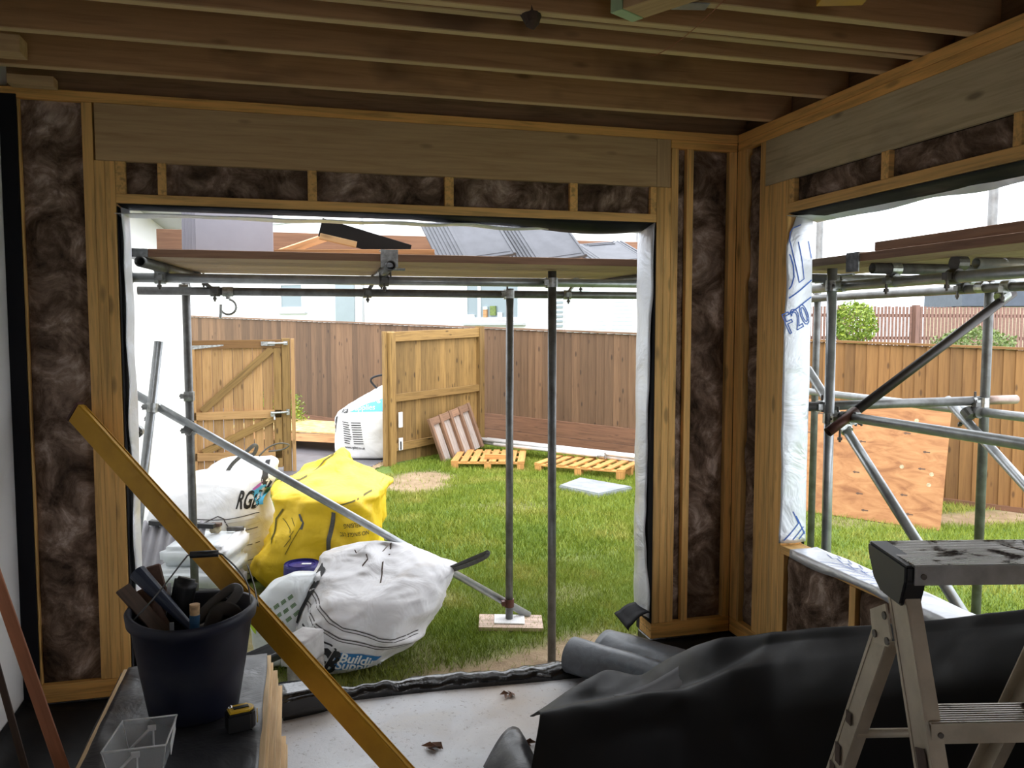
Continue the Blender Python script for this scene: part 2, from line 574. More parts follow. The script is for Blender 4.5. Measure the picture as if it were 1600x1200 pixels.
M_TILEP = plain('pale_grey_tile', (0.36, 0.36, 0.425), 0.6, 0, 0.06, 8, 0.04)
M_BLOCK = plain('concrete_block', (0.46, 0.44, 0.43), 0.9, 0, 0.25, 14, 0.35, c2=(0.34, 0.32, 0.31))
M_STONE = plain('rough_stone', (0.36, 0.33, 0.29), 0.9, 0, 0.5, 16, 0.6, c2=(0.15, 0.13, 0.12))
M_COVER = plain('grey_cover_plate', (0.34, 0.37, 0.39), 0.5, 0.0, 0.3, 6, 0.1, c2=(0.24, 0.26, 0.28))
M_PATH = plain('dark_paving', (0.15, 0.145, 0.16), 0.45, 0, 0.3, 5, 0.1)
M_PVC = plain('white_pvc', (0.84, 0.85, 0.86), 0.35, 0, 0.03, 5, 0)
M_SOFFIT = plain('grey_soffit', (0.42, 0.43, 0.44), 0.5, 0, 0.05, 5, 0)
M_GREYDOOR = plain('grey_green_panel', (0.26, 0.31, 0.33), 0.5, 0, 0.05, 5, 0)
M_SLATE = plain('slate_roof', (0.075, 0.09, 0.125), 0.6, 0, 0.2, 6, 0.1)
M_BEIGE = plain('beige_wall', (0.55, 0.45, 0.33), 0.8, 0, 0.1, 5, 0)
M_GRAVEL = plain('tan_gravel', (0.50, 0.36, 0.22), 0.9, 0, 0.4, 90, 0.5)
M_RUSTY = plain('rusty_steel', (0.16, 0.085, 0.06), 0.7, 0.3, 0.5, 14, 0.3, c2=(0.07, 0.04, 0.03))
M_BLUEH = plain('blue_handle', (0.04, 0.13, 0.26), 0.45, 0, 0.2, 10, 0.05)
M_NAVYH = plain('navy_handle', (0.025, 0.035, 0.065), 0.4, 0, 0.2, 10, 0.05)
M_LEATHER = plain('dark_leather', (0.05, 0.042, 0.036), 0.55, 0, 0.4, 12, 0.2)
M_FOLI = plain('yellow_green_leaf', (0.30, 0.36, 0.035), 0.5, 0, 0.5, 12, 0, c2=(0.10, 0.19, 0.02))
M_FOLI2 = plain('olive_leaf', (0.17, 0.23, 0.05), 0.5, 0, 0.5, 12, 0, c2=(0.08, 0.12, 0.03))
M_BARK = plain('bark', (0.12, 0.08, 0.05), 0.9)
M_PINKBRD = wood('pale_pink_offcut', (0.58, 0.42, 0.33), knots=0.1)
M_BRISTLE = plain('straw_bristle', (0.52, 0.44, 0.28), 0.9, 0, 0.4, 50, 0.4)
M_LABEL = plain('white_label', (0.85, 0.85, 0.86), 0.5, 0, 0.05, 5, 0)
M_GREENEND = plain('green_treated_end', (0.42, 0.58, 0.34), 0.6, 0, 0.1, 8, 0)
M_CORR = plain('grey_fibre_cement', (0.36, 0.35, 0.37), 0.7, 0, 0.15, 8, 0.1)

def clear_mat():
    n = NT('clear_plastic')
    n.base((0.85, 0.88, 0.90))
    n.rough(0.25)
    n.b.inputs['IOR'].default_value = 1.2
    n.b.inputs['Transmission Weight'].default_value = 0.0
    n.b.inputs['Alpha'].default_value = 0.16
    return n.m
M_CLEAR = clear_mat()
M_CLEARE = plain('frosted_plastic_edge', (0.80, 0.80, 0.80), 0.4, 0, 0.1, 6, 0)

def glass_mat():
    n = NT('window_glass')
    n.base((0.20, 0.25, 0.27))
    n.rough(0.08)
    n.b.inputs['Specular IOR Level'].default_value = 0.6
    return n.m
M_GLASS = glass_mat()
M_AQUA = plain('pale_aqua_blind', (0.66, 0.80, 0.78), 0.6, 0, 0.05, 5, 0)
# ------------------------------------------------------------------ the setting: room shell
wf = setting('wall_front')
wr = setting('wall_right')
wleft = setting('wall_left')
wback = setting('wall_back')
fl = setting('floor')
ce = setting('ceiling')

# floor slab and upstand
block('slab', (-3.4, -6.2, -0.35), (0.3, 0.03, -0.15), M_SLAB, fl, 0)
block('upstand', (-3.23, 0.0, -0.40), (-2.80, 0.15, 0.0), M_DPM, fl, 0.004)
block('upstand', (-0.44, 0.0, -0.40), (0.15, 0.15, 0.0), M_DPM, fl, 0.004)
block('upstand', (0.0, -6.2, -0.45), (0.15, -0.001, 0.0), M_DPM, fl, 0.004)

# wall_left: white rendered face of the older house, carried on outside
block('render', (-3.45, -6.2, -0.2), (-3.232, 0.155, 2.75), M_RENDER, wleft, 0)
block('outer_render', (-3.9, 0.16, -0.6), (-3.30, 6.75, 2.49), M_RENDERH, wleft, 0)
block('soffit', (-3.30, 0.16, 2.49), (-2.98, 6.9, 2.505), M_SOFFIT, wleft, 0)
block('fascia', (-2.98, 0.16, 2.47), (-2.955, 6.9, 2.66), M_SOFFIT, wleft, 0)
block('damp_strip', (-3.231, -0.012, 0.03), (-3.172, -0.002, 2.47), M_BLACKV, wleft, 0)

# wall_back, out of view; doorway added and narrowed to set the interior fill
block('back_panel', (-3.23, -6.2, -0.15), (-2.2, -6.05, 2.75), M_PLY, wback, 0)
block('back_panel', (-1.4, -6.2, -0.15), (0.15, -6.05, 2.75), M_PLY, wback, 0)
block('back_panel', (-2.2, -6.2, 1.95), (-1.4, -6.05, 2.75), M_PLY, wback, 0)

D = 0.14
DB = 0.112
# wall_front: timber frame round the wide opening
block('top_plate', (-3.23, 0, 2.459), (0.0, D, 2.5), M_PLATE, wf)
block('top_plate', (-0.357, 0.001, 2.418), (0.0, D, 2.458), M_PLATE, wf)
block('header', (-2.895, -0.001, 2.231), (-0.433, 0.09, 2.458), M_HEAD, wf)
block('header', (-0.432, 0.0, 2.2312), (-0.359, 0.09, 2.458), M_HEAD, wf)
for a, b, z in ((-3.172, -3.165, 2.458), (-2.942, -2.903, 2.458), (-2.902, -2.864, 2.23), (-2.863, -2.825, 2.23)):
    block('stud', (a, 0, 0.078), (b, D, z), M_STUD, wf)
for a, b, z in ((-0.430, -0.393, 2.23), (-0.392, -0.355, 2.23), (-0.354, -0.317, 2.417), (-0.272, -0.237, 2.417), (-0.042, -0.001, 2.417)):
    block('stud', (a, 0, 0.078), (b, D, z), M_STUD, wf)
CR = [(-2.824, -2.786), (-2.665, -2.633), (-2.064, -2.026), (-1.466, -1.425), (-0.871, -0.833), (-0.462, -0.431)]
for a, b in CR:
    block('cripple_stud', (a, 0.002, 2.101), (b, D, 2.2305), M_STUD, wf)
block('head_plate', (-2.8245, 0, 2.062), (-0.431, D, 2.1005), M_STUD, wf)
for z in (0.0, 0.0385):
    block('sole_plate', (-3.172, 0, z), (-2.825, D, z + 0.038), M_PLATE, wf)
    block('sole_plate', (-0.434, 0, z), (0.0, D, z + 0.038), M_PLATE, wf)
block('sheathing', (-3.23, D, -0.05), (-2.82, D + 0.012, 2.75), M_BLACKV, wf, 0)
block('sheathing', (-0.432, D, -0.05), (D + 0.012, D + 0.012, 2.75), M_BLACKV, wf, 0)
block('sheathing', (-2.82, D, 2.062), (-0.432, D + 0.012, 2.75), M_BLACKV, wf, 0)
block('rim_board', (-3.45, 0.10, 2.501), (0.14, D, 2.72), M_DECK, wf)

# wall_right: timber frame round the window opening
block('top_plate', (0, -6.05, 2.46), (DB, -0.001, 2.5), M_PLATE, wr)
block('top_plate', (0.001, -6.05, 2.419), (DB, -0.001, 2.459), M_PLATE, wr)
block('header', (-0.001, -2.3, 2.211), (0.0195, -0.2525, 2.418), M_GREYHEAD, wr)
for a, b, z in ((-0.042, -0.001, 2.418), (-0.085, -0.043, 2.418), (-0.252, -0.208, 2.418), (-0.293, -0.253, 2.21), (-0.333, -0.294, 2.21), (-0.373, -0.334, 2.21), (-0.419, -0.374, 2.21), (-0.438, -0.420, 2.21)):
    block('stud', (0, a, 0.078), (DB, b, z), M_STUD, wr)
block('stud', (0, -0.469, 0.078), (DB, -0.4385, 0.525), M_STUD, wr)
CB = [(-0.479, -0.4385), (-1.072, -1.03), (-1.646, -1.614), (-2.045, -2.01)]
for a, b in CB:
    block('cripple_stud', (0.002, a, 2.108), (DB, b, 2.2105), M_STUD, wr)
block('head_plate', (0, -2.045, 2.064), (DB, -0.4385, 2.1075), M_STUD, wr)
block('stud', (0, -2.049, 0.563), (DB, -2.01, 2.063), M_STUD, wr)
block('window_sill_plate', (0, -2.045, 0.526), (DB, -0.4385, 0.562), M_STUD, wr)
CL = [(-0.961, -0.923), (-1.50, -1.46), (-2.045, -2.01)]
for a, b in CL:
    block('cripple_stud', (0, a, 0.078), (DB, b, 0.5255), M_STUD, wr)
for z in (0.0, 0.0385):
    block('sole_plate', (0, -6.05, z), (DB, -0.0005, z + 0.038), M_PLATE, wr)
block('sheathing', (DB, -0.44, -0.05), (DB + 0.012, D, 2.75), M_BLACKV, wr, 0)
block('sheathing', (DB, -6.2, -0.05), (DB + 0.012, -0.44, 0.54), M_BLACKV, wr, 0)
block('sheathing', (DB, -6.2, 2.08), (DB + 0.012, -0.44, 2.75), M_BLACKV, wr, 0)
block('sheathing', (0.02, -6.2, 0.08), (DB, -2.05, 2.418), M_OSB, wr, 0)  # out-of-view infill, ends the window early to dim the joist faces
block('rim_board', (0.10, -6.05, 2.501), (D, 0.095, 2.72), M_DECK, wr)

# insulation batts pushed between the studs
def batt(lo, hi, parent, axis, bulge=0.02, seed=0):
    """axis 'Y': face looks towards -Y; 'X': face looks towards -X"""
    lo, hi = Vector(lo), Vector(hi)
    wdt = (hi.x - lo.x) if axis == 'Y' else (hi.y - lo.y)
    hgt = hi.z - lo.z
    nu = max(4, int(wdt / 0.012)); nv = max(4, int(hgt / 0.014))
    vs_, fs = [], []
    for j in range(nv + 1):
        for i in range(nu + 1):
            u, v = i / nu, j / nv
            a = (lo.x if axis == 'Y' else lo.y) + wdt * u
            z = lo.z + hgt * v
            p = Vector((a * 1.0 + seed, z, seed * 3.1))
            d = 0.030 * noise.fractal(p * 7, 1.0, 2.0, 4) + 0.014 * abs(noise.noise(p * 23))
            e = min(u, 1 - u) * wdt / 0.05
            e2 = min(v, 1 - v) * hgt / 0.05
            w = min(1, e) * min(1, e2)
            off = (bulge + d) * w - 0.012
            off = max(min(off, 0.02), -0.05)
            if axis == 'Y': vs_.append((a, lo.y - off, z))
            else: vs_.append((lo.x - off, a, z))
    n0 = len(vs_)
    for j in (0, nv):
        for i in (0, nu):
            u, v = i / nu, j / nv
            a = (lo.x if axis == 'Y' else lo.y) + wdt * u
            z = lo.z + hgt * v
            vs_.append((a, hi.y, z) if axis == 'Y' else (hi.x, a, z))
    for j in range(nv):
        for i in range(nu):
            k = j * (nu + 1) + i
            f = (k, k + 1, k + nu + 2, k + nu + 1)
            fs.append(f if axis == 'Y' else f[::-1])
    fs.append((n0, n0 + 2, n0 + 3, n0 + 1))
    return mobj('insulation_batt', vs_, fs, M_WOOL, parent, smooth=True)

k = 0
for lo, hi in (((-3.164, 0.012, 0.078), (-2.943, 0.13, 2.458)),
               ((-0.316, 0.018, 0.078), (-0.273, 0.13, 2.417)),
               ((-0.236, 0.018, 0.078), (-0.043, 0.13, 2.417))):
    batt(lo, hi, wf, 'Y', seed=k * 1.7); k += 1
for (a, b), (c, d) in zip(CR[:-1], CR[1:]):
    batt((b, 0.014, 2.101), (c, 0.13, 2.2305), wf, 'Y', 0.012, k * 1.7); k += 1
batt((0.018, -0.207, 0.078), (0.105, -0.086, 2.418), wr, 'X', seed=k * 1.7); k += 1
for (a, b), (c, d) in zip(CB[:-1], CB[1:]):
    batt((0.014, d, 2.108), (0.105, a, 2.2105), wr, 'X', 0.012, k * 1.7); k += 1
ys = [(-0.469, -0.469)] + CL
for (a, b), (c, d) in zip(ys[:-1], ys[1:]):
    batt((0.012, d, 0.078), (0.105, a, 0.5255), wr, 'X', 0.03, k * 1.7); k += 1

# ceiling: joists spanning left to right, deck boards above
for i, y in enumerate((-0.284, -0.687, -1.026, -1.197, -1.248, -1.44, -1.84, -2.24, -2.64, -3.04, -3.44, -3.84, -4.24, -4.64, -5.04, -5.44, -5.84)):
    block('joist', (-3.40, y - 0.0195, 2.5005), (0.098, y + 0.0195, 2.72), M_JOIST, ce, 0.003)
for i in range(10):
    block('deck_board', (-3.4, -6.2 + i * 0.64, 2.7205), (0.2, -6.2 + i * 0.64 + 0.635, 2.742), M_DECK, ce, 0)
block('noggin', (-3.23, -0.585, 2.462), (-2.992, -0.50, 2.52), M_HEAD, ce)
block('noggin', (-3.15, -0.185, 2.464), (-2.992, -0.125, 2.50), M_HEAD, ce)

# reveals: black membrane lining and loose foil membrane round both openings
def rag(x, s, a):
    return a * (0.6 * noise.noise((x * 2.3, s, 0.3)) + 0.4 * noise.noise((x * 7.1, s, 1.7)))

def head_foil(u, v):
    x = -2.83 + 2.405 * u
    t = min(1, max(0, (x + 2.0) / 0.9))
    inner = -0.008 + 0.135 * t + rag(x, 1.0, 0.05) * (0.3 + t)
    inner = max(inner, -0.012)
    y = inner + (0.19 - inner) * v
    drop = 0.012 + 0.018 * (1 - t) * (1 - v) + 0.012 * math.sin(v * math.pi) + 0.012 * (0.5 + noise.noise((x * 4, y * 6, 2)))
    return (x, y, 2.058 - drop)
grid('foil_head', head_foil, 70, 10, M_FOIL, wf, 0.002)
grid('membrane_head', lambda u, v: (-2.82 + 2.388 * u, 0.004 + 0.18 * v, 2.0595 - (0.002 + 0.036 * min(1, max(0, (u - 0.52) / 0.2)) * (0.75 + 0.35 * math.sin(16 * u))) * math.sin(min(1, v * 1.6) * 1.57)), 60, 8, M_BLACKV, wf, 0.001)
def left_foil(u, v):
    z = -0.02 + 2.065 * u
    inner = 0.035 + rag(z, 3.0, 0.06)
    if z > 1.75: inner *= max(0, (2.03 - z) / 0.28) ; inner = max(inner, -0.01)
    y = inner + (0.20 - inner) * v
    return (-2.806 + 0.012 * math.sin(v * math.pi) + 0.008 * noise.noise((z * 5, y * 9, 4)), y, z)
grid('foil_jamb', left_foil, 70, 8, M_FOIL, wf, 0.002)
grid('membrane_jamb', lambda u, v: (-2.8205, 0.002 + 0.18 * v, -0.1 + 2.15 * u), 12, 2, M_BLACKV, wf, 0.001)
def right_foil(u, v):
    z = 0.10 + 1.96 * u
    inner = 0.045 + rag(z, 6.0, 0.05) - 0.02 * math.cos(z * 4)
    if z > 1.85: inner *= max(0, (2.05 - z) / 0.2)
    y = inner + (0.20 - inner) * v
    return (-0.440 - 0.014 * math.sin(v * math.pi) - 0.010 * noise.noise((z * 5, y * 9, 8)), y, z)
grid('foil_jamb', right_foil, 70, 8, M_FOIL, wf, 0.002)
grid('membrane_jamb', lambda u, v: (-0.4325, 0.002 + 0.18 * v, 0.0 + 2.06 * u), 12, 2, M_BLACKV, wf, 0.001)
def flap(u, v):      # loose tail curling out at the foot of the right jamb
    a = 1.9 * u
    return (-0.438 - 0.115 * math.sin(a * 0.85) - 0.01 * v, 0.005 + 0.16 * v, 0.135 - 0.10 * (1 - math.cos(a)) * (1 - 0.25 * v) + 0.055 * max(0, u - 0.55) * 2)
grid('membrane_tail', flap, 12, 6, M_BLACKV, wf, 0.003)

def b_head(u, v):
    y = -0.44 - 1.56 * u
    inner = 0.125 - 0.13 * max(0, 1 - u / 0.06) + rag(y, 9.0, 0.045)
    inner = max(inner, -0.012)
    x = inner + (0.150 - inner) * v
    return (x, y, 2.062 - 0.012 - 0.024 * v + 0.012 * noise.noise((y * 4, x * 6, 2)))
grid('foil_head', b_head, 70, 8, M_FOIL, wr, 0.002)
grid('membrane_head', lambda u, v: (0.004 + 0.135 * v, -0.4385 - 1.57 * u, 2.061 - 0.018 * v), 20, 3, M_BLACKV, wr, 0.001)
def b_jamb(u, v):
    z = 0.575 + 1.475 * u
    inner = -0.012 + rag(z, 12.0, 0.016)
    if z > 1.92: inner += 0.35 * (z - 1.92)
    x = inner + (0.121 - inner) * v
    return (x, -0.452 - 0.012 * math.sin(v * math.pi) - 0.008 * noise.noise((z * 4, x * 14, 3)), z)
bj = grid('foil_jamb', b_jamb, 80, 14, M_FOIL, wr, 0.002)
def b_sill(u, v):
    y = -0.53 - 1.475 * u
    x = -0.014 + 0.139 * max(0, v - 0.14) / 0.86 + 0.03 * max(0, 0.1 - u)
    lip = 0.042 * max(0, 1 - v / 0.14) * (0.8 + 0.2 * math.sin(u * 15))
    return (x, y, 0.567 - lip + 0.006 * noise.noise((y * 5, x * 12, 3)))
bs = grid('foil_sill', b_sill, 60, 14, M_FOIL, wr, 0.002)

# printing: letters and lines laid onto a surface along the print's own facing direction
def bvh_of(objs):
    vs_, fs = [], []
    for o in (objs if isinstance(objs, (list, tuple)) else [objs]):
        n0 = len(vs_)
        Mw = wm(o)
        vs_ += [Mw @ v.co for v in o.data.vertices]
        fs += [tuple(n0 + i for i in p.vertices) for p in o.data.polygons]
    return BVHTree.FromPolygons(vs_, fs)

def press(verts, Mp, bvh, off):
    """verts in the print's frame (x right, y up, z towards the reader) onto the surface"""
    out = []
    dirn = -(Mp.to_3x3() @ Vector((0, 0, 1))).normalized()
    last = None
    for v in verts:
        w = Mp @ Vector((v[0], v[1], 3.0))
        h = bvh.ray_cast(w, dirn)
        if h[0] is not None:
            out.append(h[0] - dirn * off)
            last = out[-1]
        else:
            q = Mp @ Vector((v[0], v[1], 0))
            if last is not None:
                q = q + dirn * ((last - q).dot(dirn))
            out.append(q)
    return out

def text_mesh(txt, size, shear=0.0, bold=0.0, outline=None):
    cu = bpy.data.curves.new('lettering', 'FONT')
    cu.body = txt
    cu.size = size
    cu.shear = shear
    cu.offset = bold
    cu.resolution_u = 3
    if outline:
        cu.fill_mode = 'NONE' if False else 'BOTH'
    ob = bpy.data.objects.new('lettering', cu)
    COL.objects.link(ob)
    dg = bpy.context.evaluated_depsgraph_get()
    me = bpy.data.meshes.new_from_object(ob.evaluated_get(dg))
    bpy.data.objects.remove(ob)
    bm = bmesh.new(); bm.from_mesh(me)
    bmesh.ops.triangulate(bm, faces=bm.faces[:])
    for _ in range(2):
        es = [e for e in bm.edges if e.calc_length() > size * 0.28]
        if es: bmesh.ops.subdivide_edges(bm, edges=es, cuts=1)
        bmesh.ops.triangulate(bm, faces=bm.faces[:])
    vs_ = [v.co.copy() for v in bm.verts]
    fs = [tuple(v.index for v in f.verts) for f in bm.faces]
    bm.free()
    return vs_, fs

def lettering(txt, size, Mp, bvh, mat, parent, off=0.003, shear=0.0, bold=0.0, at=(0, 0), rot=0.0, name='lettering', sx=1.0):
    vs_, fs = text_mesh(txt, size, shear, bold)
    R = Matrix.Rotation(rot, 2)
    pts = []
    for v in vs_:
        q = R @ Vector((v.x * sx, v.y))
        pts.append((q.x + at[0], q.y + at[1]))
    return mobj(name, press(pts, Mp, bvh, off), fs, mat, parent)

def outline_letters(txt, size, Mp, bvh, mat, parent, w, at=(0, 0), rot=0.0, off=0.003, sx=1.0):
    """hollow letters: the contour of every glyph as a thin line"""
    vs_, fs = text_mesh(txt, size)
    cnt = {}
    for f in fs:
        for a, b in zip(f, f[1:] + f[:1]):
            kk = (min(a, b), max(a, b)); cnt[kk] = cnt.get(kk, 0) + 1
    R = Matrix.Rotation(rot, 2)
    pts, qs = [], []
    for (a, b), c in cnt.items():
        if c != 1: continue
        p = R @ Vector((vs_[a].x * sx, vs_[a].y)); q = R @ Vector((vs_[b].x * sx, vs_[b].y))
        d = (q - p)
        if d.length < 1e-6: continue
        d = d.normalized(); n = Vector((-d.y, d.x)) * w / 2; e = d * w * 0.4
        i0 = len(pts)
        for r in (p - n - e, q - n + e, q + n + e, p + n - e):
            pts.append((r.x + at[0], r.y + at[1]))
        qs.append((i0, i0 + 1, i0 + 2, i0 + 3))
    return mobj('lettering', press(pts, Mp, bvh, off), qs, mat, parent)

def line_print(pts, w, Mp, bvh, mat, parent, off=0.003, name='printed_line', step=0.02):
    """a printed or stitched line of width w through 2-D points"""
    P = [Vector(p) for p in pts]
    Q = [P[0]]
    for a, b in zip(P[:-1], P[1:]):
        n = max(1, int((b - a).length / step))
        for i in range(1, n + 1): Q.append(a.lerp(b, i / n))
    flat, fs = [], []
    for i, q in enumerate(Q):
        d = (Q[min(i + 1, len(Q) - 1)] - Q[max(i - 1, 0)]).normalized()
        n = Vector((-d.y, d.x)) * w / 2
        flat += [(q.x - n.x, q.y - n.y), (q.x + n.x, q.y + n.y)]
        if i: fs.append((2 * i - 2, 2 * i, 2 * i + 1, 2 * i - 1))
    return mobj(name, press(flat, Mp, bvh, off), fs, mat, parent, smooth=True)

def patch(corners, Mp, bvh, mat, parent, nx=10, ny=6, off=0.002, name='printed_panel'):
    a, b, c, d = [Vector(p) for p in corners]
    pts, fs = [], []
    for j in range(ny + 1):
        for i in range(nx + 1):
            q = a.lerp(b, i / nx).lerp(d.lerp(c, i / nx), j / ny)
            pts.append((q.x, q.y))
    for j in range(ny):
        for i in range(nx):
            k = j * (nx + 1) + i
            fs.append((k, k + 1, k + nx + 2, k + nx + 1))
    return mobj(name, press(pts, Mp, bvh, off), fs, mat, parent, smooth=True)

# blue print on the window foil (jamb faces -Y, sill faces up)
MJ = Matrix(((1, 0, 0), (0, 0, -1), (0, 1, 0))).to_4x4()
BJ = bvh_of(bj)
outline_letters('F20', 0.135, MJ, BJ, M_BLUEINK, wr, 0.0042, at=(0.004, 1.525), rot=0.45, sx=0.66)
line_print([(0.002, 1.685), (0.117, 1.768)], 0.006, MJ, BJ, M_BLUEINK, wr)
line_print([(0.002, 1.615), (0.117, 1.692)], 0.006, MJ, BJ, M_BLUEINK, wr)
line_print([(0.002, 1.725), (0.012, 1.74), (0.022, 1.78), (0.018, 1.83), (0.006, 1.87), (0.0, 1.88)], 0.005, MJ, BJ, M_BLUEINK, wr)
line_print([(0.046, 1.755), (0.03, 1.82), (0.012, 1.895), (0.0, 1.94), (0.002, 1.975), (0.016, 1.995), (0.05, 2.01)], 0.0045, MJ, BJ, M_BLUEINK, wr)
line_print([(0.046, 1.755), (0.072, 1.772), (0.058, 1.85), (0.038, 1.935)], 0.0045, MJ, BJ, M_BLUEINK, wr)
line_print([(0.116, 1.865), (0.106, 1.90), (0.095, 1.94)], 0.0045, MJ, BJ, M_BLUEINK, wr)
for a, b in (((0.004, 0.588), (0.075, 0.665)), ((0.045, 0.59), (0.105, 0.645)), ((0.08, 0.59), (0.115, 0.622)), ((0.075, 0.665), (0.045, 0.72)), ((0.115, 0.61), (0.06, 0.70))):
    line_print([a, b], 0.005, MJ, BJ, M_BLUEINK, wr)
MS = Matrix(((0, 1, 0, 0), (-1, 0, 0, 0), (0, 0, 1, 0), (0, 0, 0, 1)))
BS = bvh_of(bs)
random.seed(4)
for s in (0.74, 0.79, 0.86, 0.93, 0.99, 1.05):
    line_print([(s, -0.005), (s + 0.015, 0.03), (s + 0.05, 0.055), (s + 0.10, 0.065), (s + 0.13, 0.09)], 0.0045, MS, BS, M_BLUEINK, wr)
for s in (0.66, 0.73, 0.80, 0.88):
    line_print([(s, 0.085), (s + 0.06, 0.07), (s + 0.075, 0.10), (s + 0.03, 0.115)], 0.0035, MS, BS, M_BLUEINK, wr)
for r in (0.02, 0.035):
    line_print([(1.12 + r * math.cos(a) * 1.4, 0.03 + r * math.sin(a)) for a in [i * 0.5 for i in range(13)]], 0.0045, MS, BS, M_BLUEINK, wr)
# ------------------------------------------------------------------ outdoors: ground and grass
def GZ(x, y):
    return -0.428 - 0.02 * x + 0.0226 * y

def on(x, y, dz=0.0):
    return Vector((x, y, GZ(x, y) + dz))

PATCHES = [(-0.75, 0.55, 0.75, 0.30, 1.1), (-1.3, 0.45, 0.5, 0.22, 0.6), (-0.35, 0.9, 0.45, 0.35, 0.8), (-0.9, 5.7, 0.55, 0.5, 0.9), (-0.55, 6.3, 0.5, 0.35, 0.7), (-0.15, 4.6, 0.7, 0.25, 0.45),
           (-0.3, 1.9, 0.8, 0.3, 0.35), (0.2, 2.6, 0.7, 0.3, 0.35), (5.0, 3.3, 1.8, 0.28, 1.1), (3.2, 0.2, 1.0, 0.5, 0.4), (-2.2, 1.6, 1.1, 1.3, 0.5)]

def bare(x, y):
    b = 0.0
    for cx, cy, rx, ry, s in PATCHES:
        d = ((x - cx) / rx) ** 2 + ((y - cy) / ry) ** 2
        if d < 4: b += s * math.exp(-d)
    b += 0.28 * noise.fractal(Vector((x * 1.5, y * 1.5, 3)), 1.0, 2.0, 3)
    b = (b - 0.22) / 0.45
    return max(0.0, min(1.0, b))

gs = setting('ground')
NX, NY = 130, 110
gx0, gx1, gy0, gy1 = -3.6, 9.0, 0.12, 12.5
gv, gf, gb = [], [], []
for j in range(NY + 1):
    for i in range(NX + 1):
        x = gx0 + (gx1 - gx0) * i / NX
        y = gy0 + (gy1 - gy0) * (j / NY) ** 1.25
        gv.append((x, y, GZ(x, y) + 0.012 * noise.noise((x * 2, y * 2, 0))))
        gb.append(bare(x, y))
for j in range(NY):
    for i in range(NX):
        k = j * (NX + 1) + i
        gf.append((k, k + 1, k + NX + 2, k + NX + 1))
lawn = mobj('lawn', gv, gf, M_GROUND, gs, smooth=True)
att = lawn.data.attributes.new('bare', 'FLOAT', 'POINT')
att.data.foreach_set('value', gb)
block('side_ground', (0.15, -6.5, -0.60), (9.0, 0.12, -0.43), M_GROUND, gs, 0)
block('far_ground', (-12, 10.5, -0.9), (60, 60, -0.30), M_GROUND, gs, 0)

# grass as real blades, thinner where the soil shows
rng = np.random.default_rng(3)
def blades(n, x0, x1, y0, y1, h, w, dens=True):
    X = rng.uniform(x0, x1, n); Y = rng.uniform(y0, y1, n)
    keep = np.array([rng.random() > bare(a, b) * 0.97 for a, b in zip(X, Y)]) if dens else np.ones(n, bool)
    # not under the path, the slab strip, or beyond the fence
    fd = 0.749 * (X + 1.36) + 0.663 * (Y - 11.1)
    keep &= fd < -0.02
    keep &= ~((X < -0.95) & (Y > 6.35 + 0.0 * X))
    keep &= ~((X < -0.5) & (X > -2.3) & (Y > 6.9 + (X + 0.9) * 1.0))
    X = X[keep]; Y = Y[keep]; m = len(X)
    Z = -0.428 - 0.02 * X + 0.0226 * Y - 0.004
    a = rng.uniform(0, 2 * np.pi, m); H = h * rng.uniform(0.5, 1.25, m)
    lx = rng.normal(0, 0.45, m) * H; ly = rng.normal(0, 0.45, m) * H
    W = w * rng.uniform(0.7, 1.3, m)
    v = np.empty((m, 3, 3))
    v[:, 0] = np.stack([X - W * np.cos(a), Y - W * np.sin(a), Z], 1)
    v[:, 1] = np.stack([X + W * np.cos(a), Y + W * np.sin(a), Z], 1)
    v[:, 2] = np.stack([X + lx, Y + ly, Z + H], 1)
    return v.reshape(-1, 3)
GV = np.concatenate([
    blades(95000, -2.3, 0.9, 0.28, 2.6, 0.048, 0.0022),
    blades(150000, -2.4, 2.6, 2.6, 8.4, 0.055, 0.0042),
    blades(60000, 0.9, 5.6, 0.35, 4.2, 0.055, 0.0036),
    blades(25000, 0.9, 5.2, -1.6, 0.5, 0.055, 0.0036)])
me = bpy.data.meshes.new('grass')
nt = len(GV) // 3
me.vertices.add(len(GV)); me.vertices.foreach_set('co', GV.astype(np.float32).ravel())
me.loops.add(nt * 3); me.loops.foreach_set('vertex_index', np.arange(nt * 3, dtype=np.int32))
me.polygons.add(nt); me.polygons.foreach_set('loop_start', np.arange(0, nt * 3, 3, dtype=np.int32))
me.update(calc_edges=True)
go = mo('grass', me, M_GRASS)
tag(go, 'short bright green lawn grass with bare soil patches', 'grass', kind='stuff')

# paved path beyond the gate line and its gravel edging
pth = setting('side_path')
pv = []
for x, y in ((-3.4, 6.30), (-1.45, 6.35), (-0.93, 7.35), (0.4, 9.1), (-1.4, 11.0), (-3.9, 13.8)):
    pv.append(on(x, y, 0.02))
n0 = len(pv)
pv += [p - Vector((0, 0, 0.12)) for p in pv]
mobj('paving', pv, [tuple(range(n0))] + [(i, i + n0, (i + 1) % n0 + n0, (i + 1) % n0) for i in range(n0)], M_PATH, pth)
gvs, gfs = [], []
random.seed(11)
for i in range(420):
    t = random.random()
    x = -1.47 + 0.56 * t + random.uniform(-0.02, 0.07); y = 6.30 + 1.05 * t + random.uniform(-0.07, 0.02)
    r = random.uniform(0.008, 0.02)
    c = on(x, y, 0.012)
    k = len(gvs)
    for dx, dy, dz in ((1, 0, 0), (-.5, .8, 0), (-.5, -.8, 0), (0, 0, .9)):
        gvs.append(c + Vector((dx * r, dy * r, dz * r)))
    gfs += [(k, k + 1, k + 3), (k + 1, k + 2, k + 3), (k + 2, k, k + 3)]
tag(mobj('gravel_edging', gvs, gfs, M_GRAVEL), 'narrow band of tan gravel along the path edge', 'gravel', kind='stuff')

